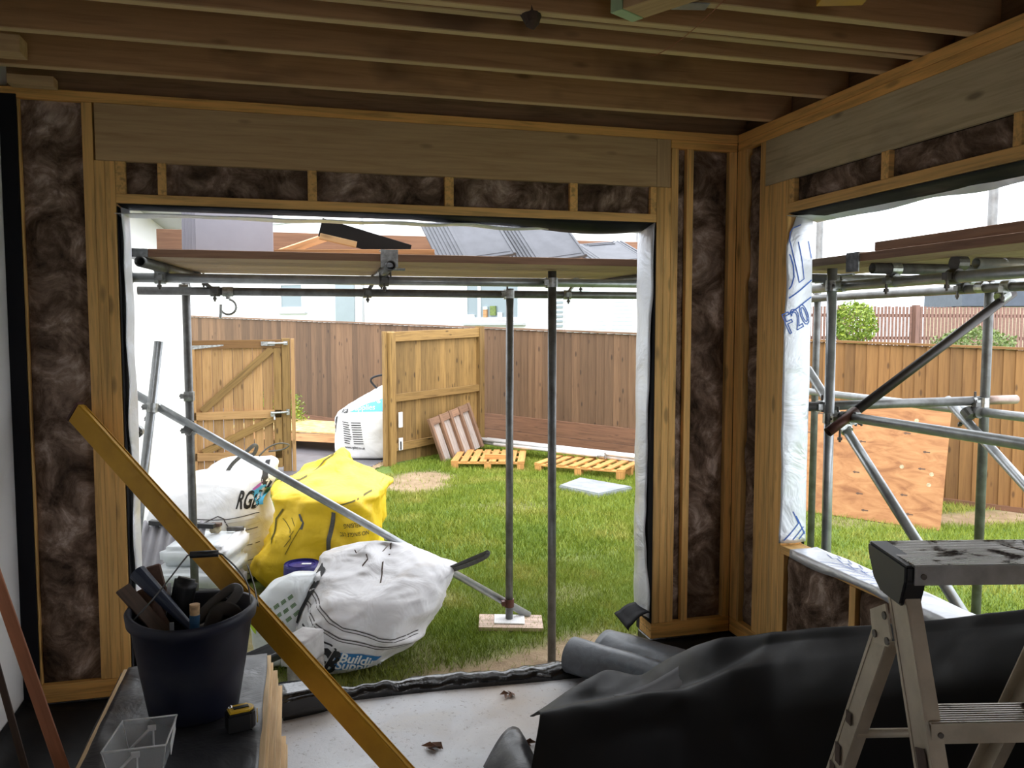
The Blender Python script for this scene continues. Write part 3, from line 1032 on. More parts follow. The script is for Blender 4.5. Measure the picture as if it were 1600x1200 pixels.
# ------------------------------------------------------------------ close-board fence
F0 = Vector((-1.36, 11.1)); FD = Vector((0.663, -0.749)); FN = Vector((-0.749, -0.663))   # FN points to the lawn
def fpt(s, z, off=0.0):
    p = F0 + FD * s + FN * off
    return Vector((p.x, p.y, z))
def ftop(s): return 1.644 - 0.0312 * s
def fbot(s): return -0.151 - 0.0302 * s
fence = thing('board_fence', 'long brown close-board garden fence running behind the lawn', 'fence', fpt(3.0, fbot(3.0)))
fence2 = thing('board_fence', 'orange close-board fence run behind the leaning plywood sheet', 'fence', fpt(8.5, fbot(8.5)))
random.seed(21)
S = -4.8
while S < 13.0:
    w = random.uniform(0.112, 0.138)
    right = S > 6.35
    b = 0.462 if S < 6.35 and S > 2.6 else 0.03
    z0 = fbot(S) + b
    ang = random.uniform(-0.02, 0.02)
    jig = random.uniform(-0.006, 0.004)
    p0 = fpt(S + w / 2, z0, -0.01 + jig); p1 = fpt(S + w / 2, ftop(S) - 0.02, -0.01 + jig)
    tilt = FN + FD * 0.17
    o = plank('fence_board', p0, p1, w + 0.014, 0.014, M_FENCEO if right else M_FENCE, fence2 if right else fence, (tilt.x, tilt.y, 0), 0)
    S += w
def rail(par, s0, s1, za, off, w, t, name, m):
    plank(name, fpt(s0, za(s0), off), fpt(s1, za(s1), off), w, t, m, par, (0, 0, 1))
rail(fence, -4.8, 6.35, lambda s: ftop(s), 0.0, 0.065, 0.028, 'capping_rail', M_RAIL)
rail(fence2, 6.36, 13.0, lambda s: ftop(s), 0.0, 0.065, 0.028, 'capping_rail', M_FENCEO)
rail(fence, 2.72, 6.35, lambda s: fbot(s) + 0.118, 0.03, 0.035, 0.232, 'gravel_board', M_GRAVB)
rail(fence, 2.95, 6.35, lambda s: fbot(s) + 0.355, 0.028, 0.035, 0.232, 'gravel_board', M_GRAVB)
rail(fence, -4.8, 2.7, lambda s: fbot(s) + 0.03, 0.0, 0.035, 0.10, 'gravel_board', M_GRAVB)
rail(fence2, 6.36, 13.0, lambda s: fbot(s) + 0.0, 0.0, 0.035, 0.12, 'gravel_board', M_GRAVB)

# ------------------------------------------------------------------ garden gate, its screen and the braced fence panel
gate = thing('garden_gate', 'new pale timber garden gate with Z-braced back and galvanised bolts', 'gate', on(-2.78, 6.7))
gy, gz0, gz1 = 6.70, -0.16, 1.40
def gx(x, z, dy=0.0): return (x, gy + dy, z)
xb = [-3.30 + 0.116 * i for i in range(9)]
for x in xb:
    plank('gate_board', (x + 0.058, gy + 0.03, gz0), (x + 0.058, gy + 0.03, gz1 - 0.02), 0.110, 0.016, M_GATE, gate, (0, 1, 0), 0.004)
plank('gate_rail', gx(-3.31, 1.345), gx(-2.27, 1.355), 0.04, 0.10, M_FENCEO, gate)
plank('gate_rail', gx(-3.31, 0.49), gx(-2.27, 0.50), 0.04, 0.095, M_GATE, gate)
plank('gate_rail', gx(-3.31, 0.0), gx(-2.27, 0.0), 0.04, 0.095, M_GATE, gate)
plank('gate_stile', gx(-2.315, gz0), gx(-2.315, 1.30), 0.04, 0.085, M_PANEL, gate, (1, 0, 0))
plank('gate_stile', gx(-3.28, gz0), gx(-3.28, 1.30), 0.04, 0.05, M_GATE, gate, (1, 0, 0))
plank('brace', gx(-3.19, 0.55, -0.004), gx(-2.37, 1.30, -0.004), 0.03, 0.085, M_PANEL, gate)
plank('brace', gx(-3.19, 0.05, -0.004), gx(-2.37, 0.44, -0.004), 0.03, 0.085, M_PANEL, gate)
bm = bmesh.new()
add_box(bm, (-2.42, gy - 0.035, 1.355), (0.16, 0.02, 0.05)); add_cyl(bm, (-2.42, gy - 0.05, 1.355), (-2.20, gy - 0.05, 1.362), 0.012)
add_box(bm, (-2.215, gy - 0.04, 1.362), (0.05, 0.03, 0.045))
bmo('bolt', bm, M_COUP, gate)
bm = bmesh.new()
add_cyl(bm, (-2.40, gy - 0.05, 0.51), (-2.20, gy - 0.05, 0.52), 0.013); add_box(bm, (-2.38, gy - 0.035, 0.50), (0.05, 0.03, 0.06))
add_box(bm, (-2.20, gy - 0.035, 0.52), (0.035, 0.03, 0.07)); add_cyl(bm, (-2.36, gy - 0.05, 0.47), (-2.36, gy - 0.06, 0.43), 0.012)
bmo('latch', bm, M_COUP, gate)
mobj('hinge_strap', [(-3.32, gy - 0.024, 1.335), (-3.32, gy - 0.024, 1.285), (-2.93, gy - 0.024, 1.33), (-2.93, gy - 0.024, 1.345), (-3.32, gy - 0.019, 1.335), (-3.32, gy - 0.019, 1.285), (-2.93, gy - 0.019, 1.33), (-2.93, gy - 0.019, 1.345)], [(0, 1, 2, 3), (4, 7, 6, 5), (0, 3, 7, 4), (1, 5, 6, 2), (0, 4, 5, 1), (3, 2, 6, 7)], M_COUP, gate)
post = thing('gate_post', 'square timber gate post the garden gate latches against', 'post', on(-2.21, 6.74))
plank('post_shaft', on(-2.215, 6.74, -0.1), (-2.215, 6.74, 1.42), 0.10, 0.10, M_PANEL, post, (1, 0, 0), 0.004)
plank('edge_batten', on(-2.135, 6.70, -0.1), (-2.135, 6.70, 1.415), 0.05, 0.045, M_GATE, post, (1, 0, 0), 0.003)

pan = thing('fence_panel', 'upright panel of pale green-tinged boards with two posts beside the path', 'fence panel', on(-0.2, 7.55))
pa, pb = Vector((-0.90, 7.0)), Vector((0.555, 8.22))
pd = (pb - pa).normalized(); pn = Vector((pd.y, -pd.x))
L = (pb - pa).length
def pp(s, z, off=0): 
    q = pa + pd * s + pn * off
    return Vector((q.x, q.y, z))
zb = -0.25
def ptop(s): return 1.50 + 0.035 * s
plank('post_shaft', pp(0.0, zb - 0.1), pp(0.0, ptop(0)), 0.10, 0.11, M_PANEL, pan, (pd.x, pd.y, 0), 0.02)
plank('edge_batten', pp(-0.09, zb - 0.1, -0.03), pp(-0.09, ptop(0) - 0.0, -0.03), 0.05, 0.05, M_PANEL, pan, (pd.x, pd.y, 0), 0.004)
plank('post_shaft', pp(L, zb - 0.1), pp(L, ptop(L)), 0.10, 0.11, M_PANEL, pan, (pd.x, pd.y, 0), 0.004)
s = 0.07
random.seed(5)
while s < L - 0.08:
    w = 0.105
    plank('fence_board', pp(s + w / 2, zb + 0.02, -0.03), pp(s + w / 2, ptop(s) - 0.03, -0.03), w + 0.01, 0.012, M_PANEL, pan, (-pn.x + 0.1 * pd.x, -pn.y + 0.1 * pd.y, 0), 0)
    s += w
for z0, z1, h in ((1.43, 1.475, 0.13), (0.63, 0.655, 0.10), (-0.02, -0.0, 0.10)):
    plank('panel_rail', pp(0.05, z0, 0.01), pp(L - 0.05, z1, 0.01), 0.045, h, M_PANEL, pan)
for z, h in ((0.34, 0.20), (0.02, 0.16)):
    nb = thing('notice_plate', 'upper white plate fixed to the panel post above the grass' if z > 0.2 else 'lower white plate with black corner fixed to the panel post', 'notice', pp(0.13, z, 0.045))
    o = plank('plate', pp(0.085, z, 0.045), pp(0.155, z, 0.045), 0.015, h, M_LABEL, nb)
    if z < 0.2: plank('black_corner', pp(0.10, z - 0.02, 0.054), pp(0.125, z - 0.02, 0.054), 0.006, 0.11, M_BLKP, nb)

# steel strip and pale board end standing by the panel corner
tag(plank('steel_strip', fpt(2.68, -0.2, 0.03), fpt(2.68, 1.2, 0.03), 0.02, 0.012, M_GALV, None, (FD.x, FD.y, 0)), 'thin grey metal strip standing in the panel and fence corner', 'strip')

# ------------------------------------------------------------------ house and gardens beyond
H0 = Vector((-2.117, 18.145)); HD = Vector((0.658, -0.753)); HN = Vector((-0.753, -0.658))
def hp(s, z, off=0.0):
    p = H0 + HD * s + HN * off
    return Vector((p.x, p.y, z))
house = thing('house', 'white rendered house with grey windows beyond the brown fence', 'house', hp(2, -0.2))
def hbox(name, s0, s1, z0, z1, o0, o1, m, par=house):
    return plank(name, hp(s0, (z0 + z1) / 2, (o0 + o1) / 2), hp(s1, (z0 + z1) / 2, (o0 + o1) / 2), o1 - o0, z1 - z0, m, par, (0, 0, 1), 0)
hbox('wall', -7.5, 8.05, -0.4, 6.2, -6.0, 0.0, M_RENDERH)
def hwin(s0, s1, z0, z1, mull=(), sill=True, fr=0.07, gl=M_GLASS):
    w = hbox('window_frame', s0 - fr, s1 + fr, z1, z1 + fr, 0.0, 0.04, M_PVC)
    hbox('window_frame', s0 - fr, s1 + fr, z0 - fr, z0, 0.0, 0.04, M_PVC)
    hbox('window_frame', s0 - fr, s0, z0, z1, 0.0, 0.04, M_PVC)
    hbox('window_frame', s1, s1 + fr, z0, z1, 0.0, 0.04, M_PVC)
    hbox('pane', s0, s1, z0, z1, 0.002, 0.012, gl)
    for mm in mull: hbox('mullion', mm - 0.035, mm + 0.035, z0, z1, 0.012, 0.045, M_PVC)
    if sill: hbox('window_sill', s0 - 0.12, s1 + 0.18, z0 - fr - 0.10, z0 - fr - 0.05, 0.0, 0.10, M_SOFFIT)
hwin(-0.38, 0.40, 2.06, 2.62)
hwin(-0.45, 0.40, 4.38, 5.3)
hbox('window_sill', -0.7, 0.62, 4.18, 4.22, 0.0, 0.12, M_SOFFIT)
hbox('side_door', 1.59, 2.23, -0.2, 2.62, 0.0, 0.03, M_GREYDOOR)
hbox('rain_pipe', 2.47, 2.54, -0.2, 5.8, 0.01, 0.08, M_SOFFIT)
hwin(5.62, 6.95, 1.76, 2.52, (5.95,))
for i, (s_, z_, w_, h_, m_) in enumerate(((6.12, 1.76, 0.09, 0.17, M_ORNG), (6.12, 1.93, 0.10, 0.06, M_AQUA), (6.32, 1.80, 0.14, 0.20, M_FOLI2), (6.5, 1.76, 0.10, 0.10, M_LABEL), (5.72, 1.76, 0.2, 0.06, M_LABEL))):
    hbox(('card_box', 'blue_cloth', 'pot_plant', 'white_jar', 'white_jar')[i], s_ - w_ / 2, s_ + w_ / 2, z_, z_ + h_, 0.02, 0.06, m_)
cons = thing('conservatory', 'pale conservatory with aqua blinds behind fence right of scaffold post', 'conservatory', hp(8.9, -0.2))
hbox('frame', 8.06, 9.95, -0.4, 2.55, -2.0, -0.02, M_PVC, cons)
hbox('blind', 8.12, 8.62, 1.3, 2.3, -0.02, 0.0, M_AQUA, cons)
for j in range(12):
    hbox('slat', 8.68, 9.02, 1.36 + j * 0.075, 1.42 + j * 0.075, -0.02, 0.005, M_AQUA, cons)
    hbox('slat', 9.10, 9.55, 1.36 + j * 0.075, 1.42 + j * 0.075, -0.02, 0.005, M_AQUA, cons)
for j in range(9):
    hbox('louvre_blade', 7.72, 8.02, 1.46 + j * 0.095, 1.505 + j * 0.095, -0.01, 0.03, M_GREYDOOR, house)
hs2 = thing('gable_house', 'cream gabled house high behind the roof tiles on scaffold', 'house', hp(9.0, -0.2, -3.2))
hbox('wall', 8.2, 10.6, -0.4, 6.0, -6.0, -3.2, M_RENDERH, hs2)
plank('barge_board', hp(9.3, 3.98, -3.15), hp(10.3, 3.70, -3.15), 0.1, 0.07, M_BEIGE, hs2)
plank('barge_board', hp(10.2, 4.1, -3.15), hp(10.55, 4.0, -3.15), 0.1, 0.05, M_BEIGE, hs2)

# picket fence of the next garden
pk = thing('picket_fence', 'distant red-brown slatted fence behind the round green bush', 'fence', (9.6, 13.9, 0.2))
ka, kb = Vector((9.0, 14.15)), Vector((18.5, 11.65))
kd = (kb - ka).normalized(); kL = (kb - ka).length
bm = bmesh.new()
sx = 0.0
while sx < kL:
    q = ka + kd * sx
    if abs((sx % 1.83)) > 0.12:
        zt = 2.07 - 0.006 * sx + random.uniform(-0.008, 0.008)
        add_box(bm, (q.x, q.y, (zt + 0.25) / 2), (0.062, 0.018, zt - 0.25), Matrix.Rotation(math.atan2(kd.y, kd.x), 4, 'Z'))
    sx += 0.088
tag(bmo('slat_run', bm, M_PICK, pk), kind='stuff')
for i in range(6):
    q = ka + kd * (i * 1.83 + 0.05)
    plank('fence_post', (q.x, q.y - 0.03, 0.2), (q.x, q.y - 0.03, 2.09), 0.15, 0.12, M_PICK, pk, (1, 0, 0))
for z in (0.55, 1.3, 1.85):
    a3 = Vector((ka.x, ka.y + 0.03, z)); b3 = Vector((kb.x, kb.y + 0.03, z - 0.05))
    plank('fence_rail', a3, b3, 0.03, 0.08, M_PICK, pk)

gar = thing('garage', 'low building with slate blue roof beyond the slatted fence', 'building', (21.8, 21.1, 0))
q0, q1 = Vector((20.9, 21.4)), Vector((24.5, 20.2))
plank('roof', (q0.x, q0.y, 2.55), (q1.x, q1.y, 2.55), 3.0, 0.55, M_SLATE, gar)
plank('wall', (q0.x, q0.y, 1.1), (q1.x, q1.y, 1.1), 2.8, 2.3, M_BEIGE, gar)

def leafy(name, label, c, rx, ry, rz, n, m, size, cat='bush', seed=1, foot=None):
    t = thing(name, label, cat, (c[0], c[1], c[2] - rz))
    r = np.random.default_rng(seed)
    d = r.normal(size=(n, 3)); d /= np.linalg.norm(d, axis=1)[:, None]
    rad = (0.55 + 0.45 * r.random(n) ** 0.5)
    bump = np.array([1 + 0.22 * noise.noise((float(a) * 2.2 + seed, float(b) * 2.2, float(e) * 2.2)) for a, b, e in d])
    P = d * (rad * bump)[:, None] * np.array([rx, ry, rz]) + np.array(c)
    V, Fc = [], []
    for p in P:
        a = r.normal(size=3); a /= np.linalg.norm(a); b = r.normal(size=3); b -= a * a.dot(b); b /= np.linalg.norm(b)
        s_ = size * r.uniform(0.6, 1.3)
        k = len(V)
        V += [tuple(p - a * s_), tuple(p + b * s_ * 0.5), tuple(p + a * s_), tuple(p - b * s_ * 0.5)]
        Fc.append((k, k + 1, k + 2, k + 3))
    o = mobj('foliage', V, Fc, m, t)
    tag(o, kind='stuff')
    bm = bmesh.new()
    base = Vector((c[0], c[1], c[2] - rz if foot is None else foot))
    for i in range(6):
        e = Vector((c[0] + r.uniform(-.5, .5) * rx, c[1] + r.uniform(-.5, .5) * ry, c[2] + r.uniform(-.1, .5) * rz))
        add_cyl(bm, base + Vector((r.uniform(-.05, .05) * rx, 0, 0)), e, 0.012, 6, 0.005)
    bmo('stems', bm, M_BARK, t)
    return t
leafy('round_bush', 'round yellow-green bush above the orange fence', (7.82, 9.25, 1.62), 0.40, 0.40, 0.40, 2600, M_FOLI, 0.035, seed=2, foot=-0.3)
leafy('spreading_shrub', 'feathery olive green shrub behind fence right of scaffold post', (8.9, 7.6, 1.22), 0.75, 0.5, 0.33, 2200, M_FOLI2, 0.035, 'shrub', seed=3, foot=-0.3)
leafy('spreading_shrub', 'small yellow-green plant at the foot of the brown fence by the gate', (-2.35, 9.6, 0.18), 0.42, 0.3, 0.42, 1400, M_FOLI, 0.03, 'shrub', seed=4)

# ------------------------------------------------------------------ things on the lawn and path
def pallet(name, label, c, ax, ay, nx, m, size=(1.0, 1.0), up=(0, 0, 1), th=0.12):
    """c centre of the underside, ax along the top boards"""
    t = thing(name, label, 'pallet', c)
    ax, upv_ = Vector(ax).normalized(), Vector(up).normalized()
    ay = upv_.cross(ax)
    c = Vector(c)
    Lx, Ly = size
    for i in range(nx):
        y = (i / (nx - 1) - 0.5) * (Ly - 0.09)
        o = c + ay * y + upv_ * (th - 0.011)
        plank('deck_slat', o - ax * Lx / 2, o + ax * Lx / 2, 0.09, 0.02, m, t, upv_, 0.002)
    for i in range(3):
        x = (i - 1) * (Lx - 0.09) / 2
        o = c + ax * x + upv_ * (th - 0.032)
        plank('cross_board', o - ay * Ly / 2, o + ay * Ly / 2, 0.09, 0.02, m, t, upv_, 0.002)
        for j in range(3):
            y = (j - 1) * (Ly - 0.10) / 2
            q = c + ax * x + ay * y
            plank('foot_block', q + upv_ * 0.0, q + upv_ * (th - 0.043), 0.09, 0.09, m, t, ax, 0.003)
    return t
pc = on(0.42, 7.0)
pallet('wood_pallet', 'orange slatted pallet lying on the grass before the leaning pallet', pc, (0.30, 0.95, 0), None, 8, M_PALLET, (1.0, 0.95), th=0.11)
pallet('wood_pallet', 'orange slatted pallet under the steel tubes near right jamb', on(1.55, 6.25), (0.66, 0.75, 0), None, 8, M_PALLET, (0.75, 1.2), th=0.13)
upn = Vector((pn.x * 0.96, pn.y * 0.96, 0.28)).normalized()
axl = Vector((pd.x * -0.16, pd.y * -0.16, 0)) + Vector((0, 0, 1)) ; axl = (axl - upn * axl.dot(upn)).normalized()
lp = Vector((pp(1.02, 0, 0.20).x, pp(1.02, 0, 0.20).y, 0.065))
ldp = thing('wood_pallet', 'weathered grey pallet leaning against the panel', 'pallet', lp)
ayl = upn.cross(axl)
for i in range(4):
    o = lp + ayl * ((i - 1.5) * 0.235) + upn * 0.03
    plank('deck_slat', o - axl * 0.33, o + axl * 0.30, 0.19, 0.02, M_GREYB, ldp, upn, 0.003)
for i in range(5):
    o = lp + ayl * ((i - 2) * 0.225) + upn * 0.062
    plank('runner', o - axl * 0.33, o + axl * 0.33, 0.05, 0.045, M_OLDPAL, ldp, upn, 0.003)
for i in range(4):
    o = lp + ayl * ((i - 1.5) * 0.225) + upn * 0.055 + axl * 0.275
    plank('foot_block', o - ayl * 0.085, o + ayl * 0.085, 0.10, 0.035, M_OLDPAL, ldp, upn, 0.003)
tag(plank('timber_offcut', on(0.28, 6.72, 0.145), on(0.62, 6.62, 0.145), 0.09, 0.06, M_PALLET), 'short orange timber block lying on the slatted pallet', 'offcut')
random.seed(9)
for i in range(6):
    a = fpt(3.50 + random.uniform(0, 0.25), 0, 0.66 + 0.055 * (i % 3) + 0.03 * (i // 3)); b = fpt(6.7, 0, 0.50 + 0.055 * (i % 3) + 0.03 * (i // 3))
    lift = 0.165 + 0.047 * (i // 3)
    a.z = GZ(a.x, a.y) + lift - 0.02; b.z = GZ(b.x, b.y) + lift - 0.01
    t = tube('scaffold_tube', a, b, M_GALVB, None)
    tag(t, 'spare galvanised scaffold tube in the bundle lying along the fence foot', 'tube', 'spare scaffold tubes by the fence')
    t['group'] = 'spare scaffold tubes by the fence'
a = fpt(3.95, 0, 0.86); b = fpt(5.65, 0, 0.74)
a.z = GZ(a.x, a.y) + 0.16; b.z = GZ(b.x, b.y) + 0.17
tag(tube('scaffold_tube', a, b, M_GALVB), 'shorter scaffold tube with coupler end, in front of the spare bundle', 'tube', 'spare scaffold tubes by the fence')
bm = bmesh.new(); add_cyl(bm, b - (b - a).normalized() * 0.10, b, 0.036, 14); add_cyl(bm, b + Vector((0.0, 0, 0.05)), b + Vector((0, 0, -0.03)), 0.012)
tag(bmo('tube_coupler', bm, M_COUP), 'zinc coupler on the end of the short spare tube', 'coupler')

cov = thing('access_cover', 'flat grey square cover plate lying on the lawn', 'cover', on(1.23, 5.2))
pts = [on(0.833, 5.257), on(1.222, 5.638), on(1.64, 5.068), on(1.125, 4.78)]
vv = [p + Vector((0, 0, 0.055)) for p in pts] + [p + Vector((0, 0, -0.01)) for p in pts]
mobj('plate', vv, [(3, 2, 1, 0), (0, 1, 5, 4), (1, 2, 6, 5), (2, 3, 7, 6), (3, 0, 4, 7)], M_COVER, cov)
mobj('frame', [p + (p - on(1.23, 5.2)) * 0.03 + Vector((0, 0, 0.04)) for p in pts] + [p + (p - on(1.23, 5.2)) * 0.03 + Vector((0, 0, -0.02)) for p in pts], [(3, 2, 1, 0), (0, 1, 5, 4), (1, 2, 6, 5), (2, 3, 7, 6), (3, 0, 4, 7)], M_COVER, cov)

ply = thing('plywood_sheet', 'large orange-brown plywood sheet leaning against the orange fence', 'sheet', on(3.5, 3.35))
a, b = on(2.92, 3.98, 0.01), on(3.985, 2.88, 0.0)
lean = Vector((0.30, 0.27, 1.16))
cc = (a + b) / 2 + lean / 2
w_ = (b - a).length
Mx, _ = frame(a + lean / 2, b + lean / 2, lean)
me_ = boxmesh(w_, 0.018, lean.length, M_PLY, 0)
mo('board', me_, None, ply, Mx)
random.seed(31)
bm = bmesh.new()
for kx, kz in ((-0.35, 0.42), (0.02, 0.38), (-0.42, 0.22), (0.28, 0.30), (-0.02, 0.18), (0.42, 0.14), (-0.48, -0.05), (-0.04, -0.12), (0.40, -0.02), (-0.52, -0.36), (0.0, -0.32), (0.30, -0.28), (0.05, -0.47), (0.35, -0.45)):
    add_box(bm, (kx * w_ * 0.9, -0.0092, kz * 1.1), (0.065, 0.001, 0.013)); add_cyl(bm, (kx * w_ * 0.9 - 0.015, -0.0095, kz * 1.1), (kx * w_ * 0.9 - 0.015, -0.0085, kz * 1.1), 0.013, 8)
tag(bmo('knot_marks', bm, M_TOOLW, ply, Mx), kind='stuff')
bm = bmesh.new()
for kx, kz in ((0.30, 0.43), (0.24, -0.02), (0.42, -0.06), (0.41, -0.16)):
    add_cyl(bm, (kx * w_, -0.0095, kz * 1.1), (kx * w_, -0.0085, kz * 1.1), 0.022, 7)
tag(bmo('split_patch', bm, M_BRISTLE, ply, Mx), kind='stuff')

osb = thing('board_platform', 'low platform topped with an orange strand board sheet behind the gate', 'platform', on(-1.9, 8.6))
oz = GZ(-1.9, 8.6)
mobj('top_sheet', [(-3.1, 8.9, oz + 0.30), (-1.42, 7.85, oz + 0.27), (-0.85, 8.75, oz + 0.27), (-2.4, 10.0, oz + 0.30), (-3.1, 8.9, oz + 0.28), (-1.42, 7.85, oz + 0.25), (-0.85, 8.75, oz + 0.25), (-2.4, 10.0, oz + 0.28)], [(0, 1, 2, 3), (7, 6, 5, 4), (0, 4, 5, 1), (1, 5, 6, 2), (2, 6, 7, 3), (3, 7, 4, 0)], M_OSB, osb)
plank('edge_board', (-3.1, 8.91, oz + 0.20), (-1.43, 7.87, oz + 0.19), 0.05, 0.11, M_ORNG, osb)
plank('edge_board', (-1.41, 7.87, oz + 0.12), (-0.87, 8.75, oz + 0.12), 0.05, 0.24, M_GRAVB, osb)
plank('leg', (-1.47, 7.95, oz), (-1.47, 7.95, oz + 0.24), 0.1, 0.1, M_GRAVB, osb, (1, 0, 0))
plank('leg', (-2.9, 8.9, oz), (-2.9, 8.9, oz + 0.25), 0.1, 0.1, M_GRAVB, osb, (1, 0, 0))
# ------------------------------------------------------------------ scaffolding
scA = thing('tube_scaffold', 'galvanised tube scaffold carrying boards across the wide front opening', 'scaffold', on(-1.8, 1.0))
scB = thing('tube_scaffold', 'galvanised tube scaffold with diagonal braces outside the right window opening', 'scaffold', on(1.0, -0.2))

def coupler(par, p, d1, d2, off=(0, 0, 0), m=None):
    """clamp joining a tube along d1 at p to a tube along d2 at p + off"""
    p = Vector(p); d1 = Vector(d1).normalized(); d2 = Vector(d2).normalized(); off = Vector(off)
    bm = bmesh.new()
    add_cyl(bm, p - d1 * 0.026, p + d1 * 0.026, 0.031, 14)
    q = p + off
    add_cyl(bm, q - d2 * 0.026, q + d2 * 0.026, 0.031, 14)
    if off.length > 0.07: add_cyl(bm, p, q, 0.012)
    side = d1.cross(d2)
    if side.length < 0.1: side = d1.cross(Vector((0.2, 0.3, 1)))
    side.normalize()
    e = d1.cross(side).normalized()
    add_box(bm, p + e * 0.036, (0.03, 0.03, 0.03))
    c = bmo('coupler', bm, m or M_COUP, par)
    for pp_, d in ((p, d1), (q, d2)):
        bm = bmesh.new()
        e1 = d.cross(side if abs(side.dot(d)) < 0.9 else Vector((1, 0, 0))).normalized()
        dn = Vector((0, 0, -1)) - d * Vector((0, 0, -1)).dot(d)
        dn = dn.normalized() if dn.length > 0.5 else Vector((rgt.x, rgt.y, 0))
        b0 = pp_ + e1 * 0.037
        add_cyl(bm, b0 - dn * 0.02, b0 + dn * 0.06, 0.006, 8)
        add_cyl(bm, b0 + dn * 0.035, b0 + dn * 0.05, 0.012, 6)
        bmo('bolt', bm, M_BOLT, c)
    return c

ZL = 1.80
# standards
tube('standard', on(-0.71, 0.758, -0.02), (-0.715, 0.758, 1.872), M_GALVD, scA)
tube('standard', on(-0.805, 1.37, 0.0), (-0.80, 1.37, 1.80), M_GALVD, scA)
tube('standard', on(-2.745, 1.60, 0.0), (-2.75, 1.60, 1.85), M_GALVD, scA)
tube('standard', on(-2.935, 0.78, 0.0), (-2.94, 0.78, 1.90), M_GALVD, scA)
# ledgers
tube('ledger', (-2.99, 0.815, 1.805), (0.62, 0.815, 1.812), M_GALV, scA)
tube('ledger', (-2.99, 1.43, 1.765), (1.55, 1.43, 1.768), M_GALVD, scA)
# transoms: one shows its open end over the opening, one at the left jamb
tube('transom', (-1.675, 0.30, 1.853), (-1.63, 1.75, 1.855), M_GALVD, scA)
tube('transom', (-2.80, 0.36, 1.853), (-2.66, 1.75, 1.855), M_GALVD, scA)
tube('transom', (-0.10, 0.45, 1.853), (-0.10, 1.75, 1.855), M_GALVD, scA)
# braces
tube('brace', (-3.08, 1.40, 1.215), (-0.655, 1.425, -0.352), M_GALV, scA)
tube('brace', (-2.875, 1.36, 1.475), (-3.06, 1.20, -0.10), M_GALV, scA)
X1, Y1, Z1 = Vector((1, 0, 0)), Vector((0, 1, 0)), Vector((0, 0, 1))
bd = (Vector((-0.655, 1.425, -0.352)) - Vector((-3.08, 1.40, 1.215))).normalized()
ld = (Vector((-3.06, 1.20, -0.10)) - Vector((-2.875, 1.36, 1.475))).normalized()
coupler(scA, (-0.713, 0.758, 1.808), Z1, X1, (0, 0.055, 0))
coupler(scA, (-0.801, 1.37, 1.765), Z1, X1, (0, 0.06, 0))
coupler(scA, (-1.655, 0.815, 1.807), X1, Y1, (0, 0, 0.048), M_GALVD)
coupler(scA, (-1.69, 1.43, 1.766), X1, Y1, (0.05, 0, 0.085), M_GALVD)
coupler(scA, (-2.78, 0.815, 1.805), X1, Y1, (0, 0, 0.048))
coupler(scA, (-2.936, 0.78, 1.805), Z1, X1, (0, 0.04, 0))
coupler(scA, (-2.57, 1.43, 1.765), X1, Y1, (-0.10, 0, 0.085), M_GALVD)
coupler(scA, (-0.40, 1.43, 1.767), X1, Y1, (0.06, 0, 0.08))
coupler(scA, (-2.749, 1.60, 1.78), Z1, X1, (0, -0.10, 0))
coupler(scA, (-2.747, 1.60, 0.93), Z1, bd, (0.01, -0.19, 0.03), M_GALVD)
coupler(scA, (-2.747, 1.60, 1.14), Z1, X1, (0.0, -0.03, 0.0))
coupler(scA, (-2.915, 1.325, 1.10), ld, bd, (0.0, 0.075, 0))
coupler(scA, (-2.936, 0.78, 1.03), Z1, Y1, (0.03, 0, 0))
coupler(scA, (-0.804, 1.37, -0.235), Z1, bd, (0.0, 0.055, -0.02), M_RUST)
# swivel coupler left hanging open under the outer ledger
bm = bmesh.new()
for i in range(9):
    a0 = math.radians(200 + i * 27); a1 = math.radians(200 + (i + 1) * 27)
    c0 = Vector((-2.50, 1.43, 1.675))
    add_cyl(bm, c0 + Vector((math.cos(a0), 0, math.sin(a0))) * 0.045, c0 + Vector((math.cos(a1), 0, math.sin(a1))) * 0.045, 0.007, 8)
add_cyl(bm, (-2.50, 1.43, 1.775), (-2.50, 1.43, 1.72), 0.014); add_cyl(bm, (-2.54, 1.43, 1.69), (-2.545, 1.43, 1.61), 0.009)
add_cyl(bm, (-2.53, 1.43, 1.765), (-2.47, 1.43, 1.765), 0.030)
bmo('coupler', bm, M_COUP, scA)

# sole board and base plate under the outer standard
sole = thing('sole_board', 'pale pink board offcut under the scaffold foot on grass', 'board', on(-0.80, 1.40))
plank('board', on(-1.0, 1.40, 0.02) , on(-0.60, 1.30, 0.02), 0.24, 0.025, M_PINKBRD, sole)
bp = thing('base_plate', 'small white square plate under the foot of the dark scaffold post', 'plate', on(-0.81, 1.37, 0.035))
plank('plate', on(-0.90, 1.39, 0.038), on(-0.71, 1.34, 0.038), 0.16, 0.008, M_LABEL, bp)

# right-hand scaffold
tube('standard', on(0.46, -0.15, 0.0), (0.462, -0.13, 1.885), M_GALV, scB)
tube('standard', on(1.425, 1.35, 0.0), (1.445, 1.36, 3.2), M_GALVD, scB)
tube('standard', on(1.40, -0.15, 0.0), (1.50, -0.06, 3.4), M_GALVD, scB)
tube('standard', on(0.46, -2.6, 0.0), (0.46, -2.6, 1.885), M_GALV, scB)
tube('ledger', (0.515, 0.55, 1.757), (0.515, -3.2, 1.772), M_GALV, scB)
tube('ledger', (1.40, 1.42, 1.755), (1.40, -3.2, 1.772), M_GALVD, scB)
tube('transom', (0.40, -0.50, 1.822), (1.85, -0.50, 1.826), M_GALVD, scB)
tube('transom', (0.62, -0.86, 1.822), (1.85, -0.86, 1.826), M_GALV, scB)
tube('transom', (0.40, 0.02, 1.808), (1.85, 0.02, 1.81), M_GALV, scB)
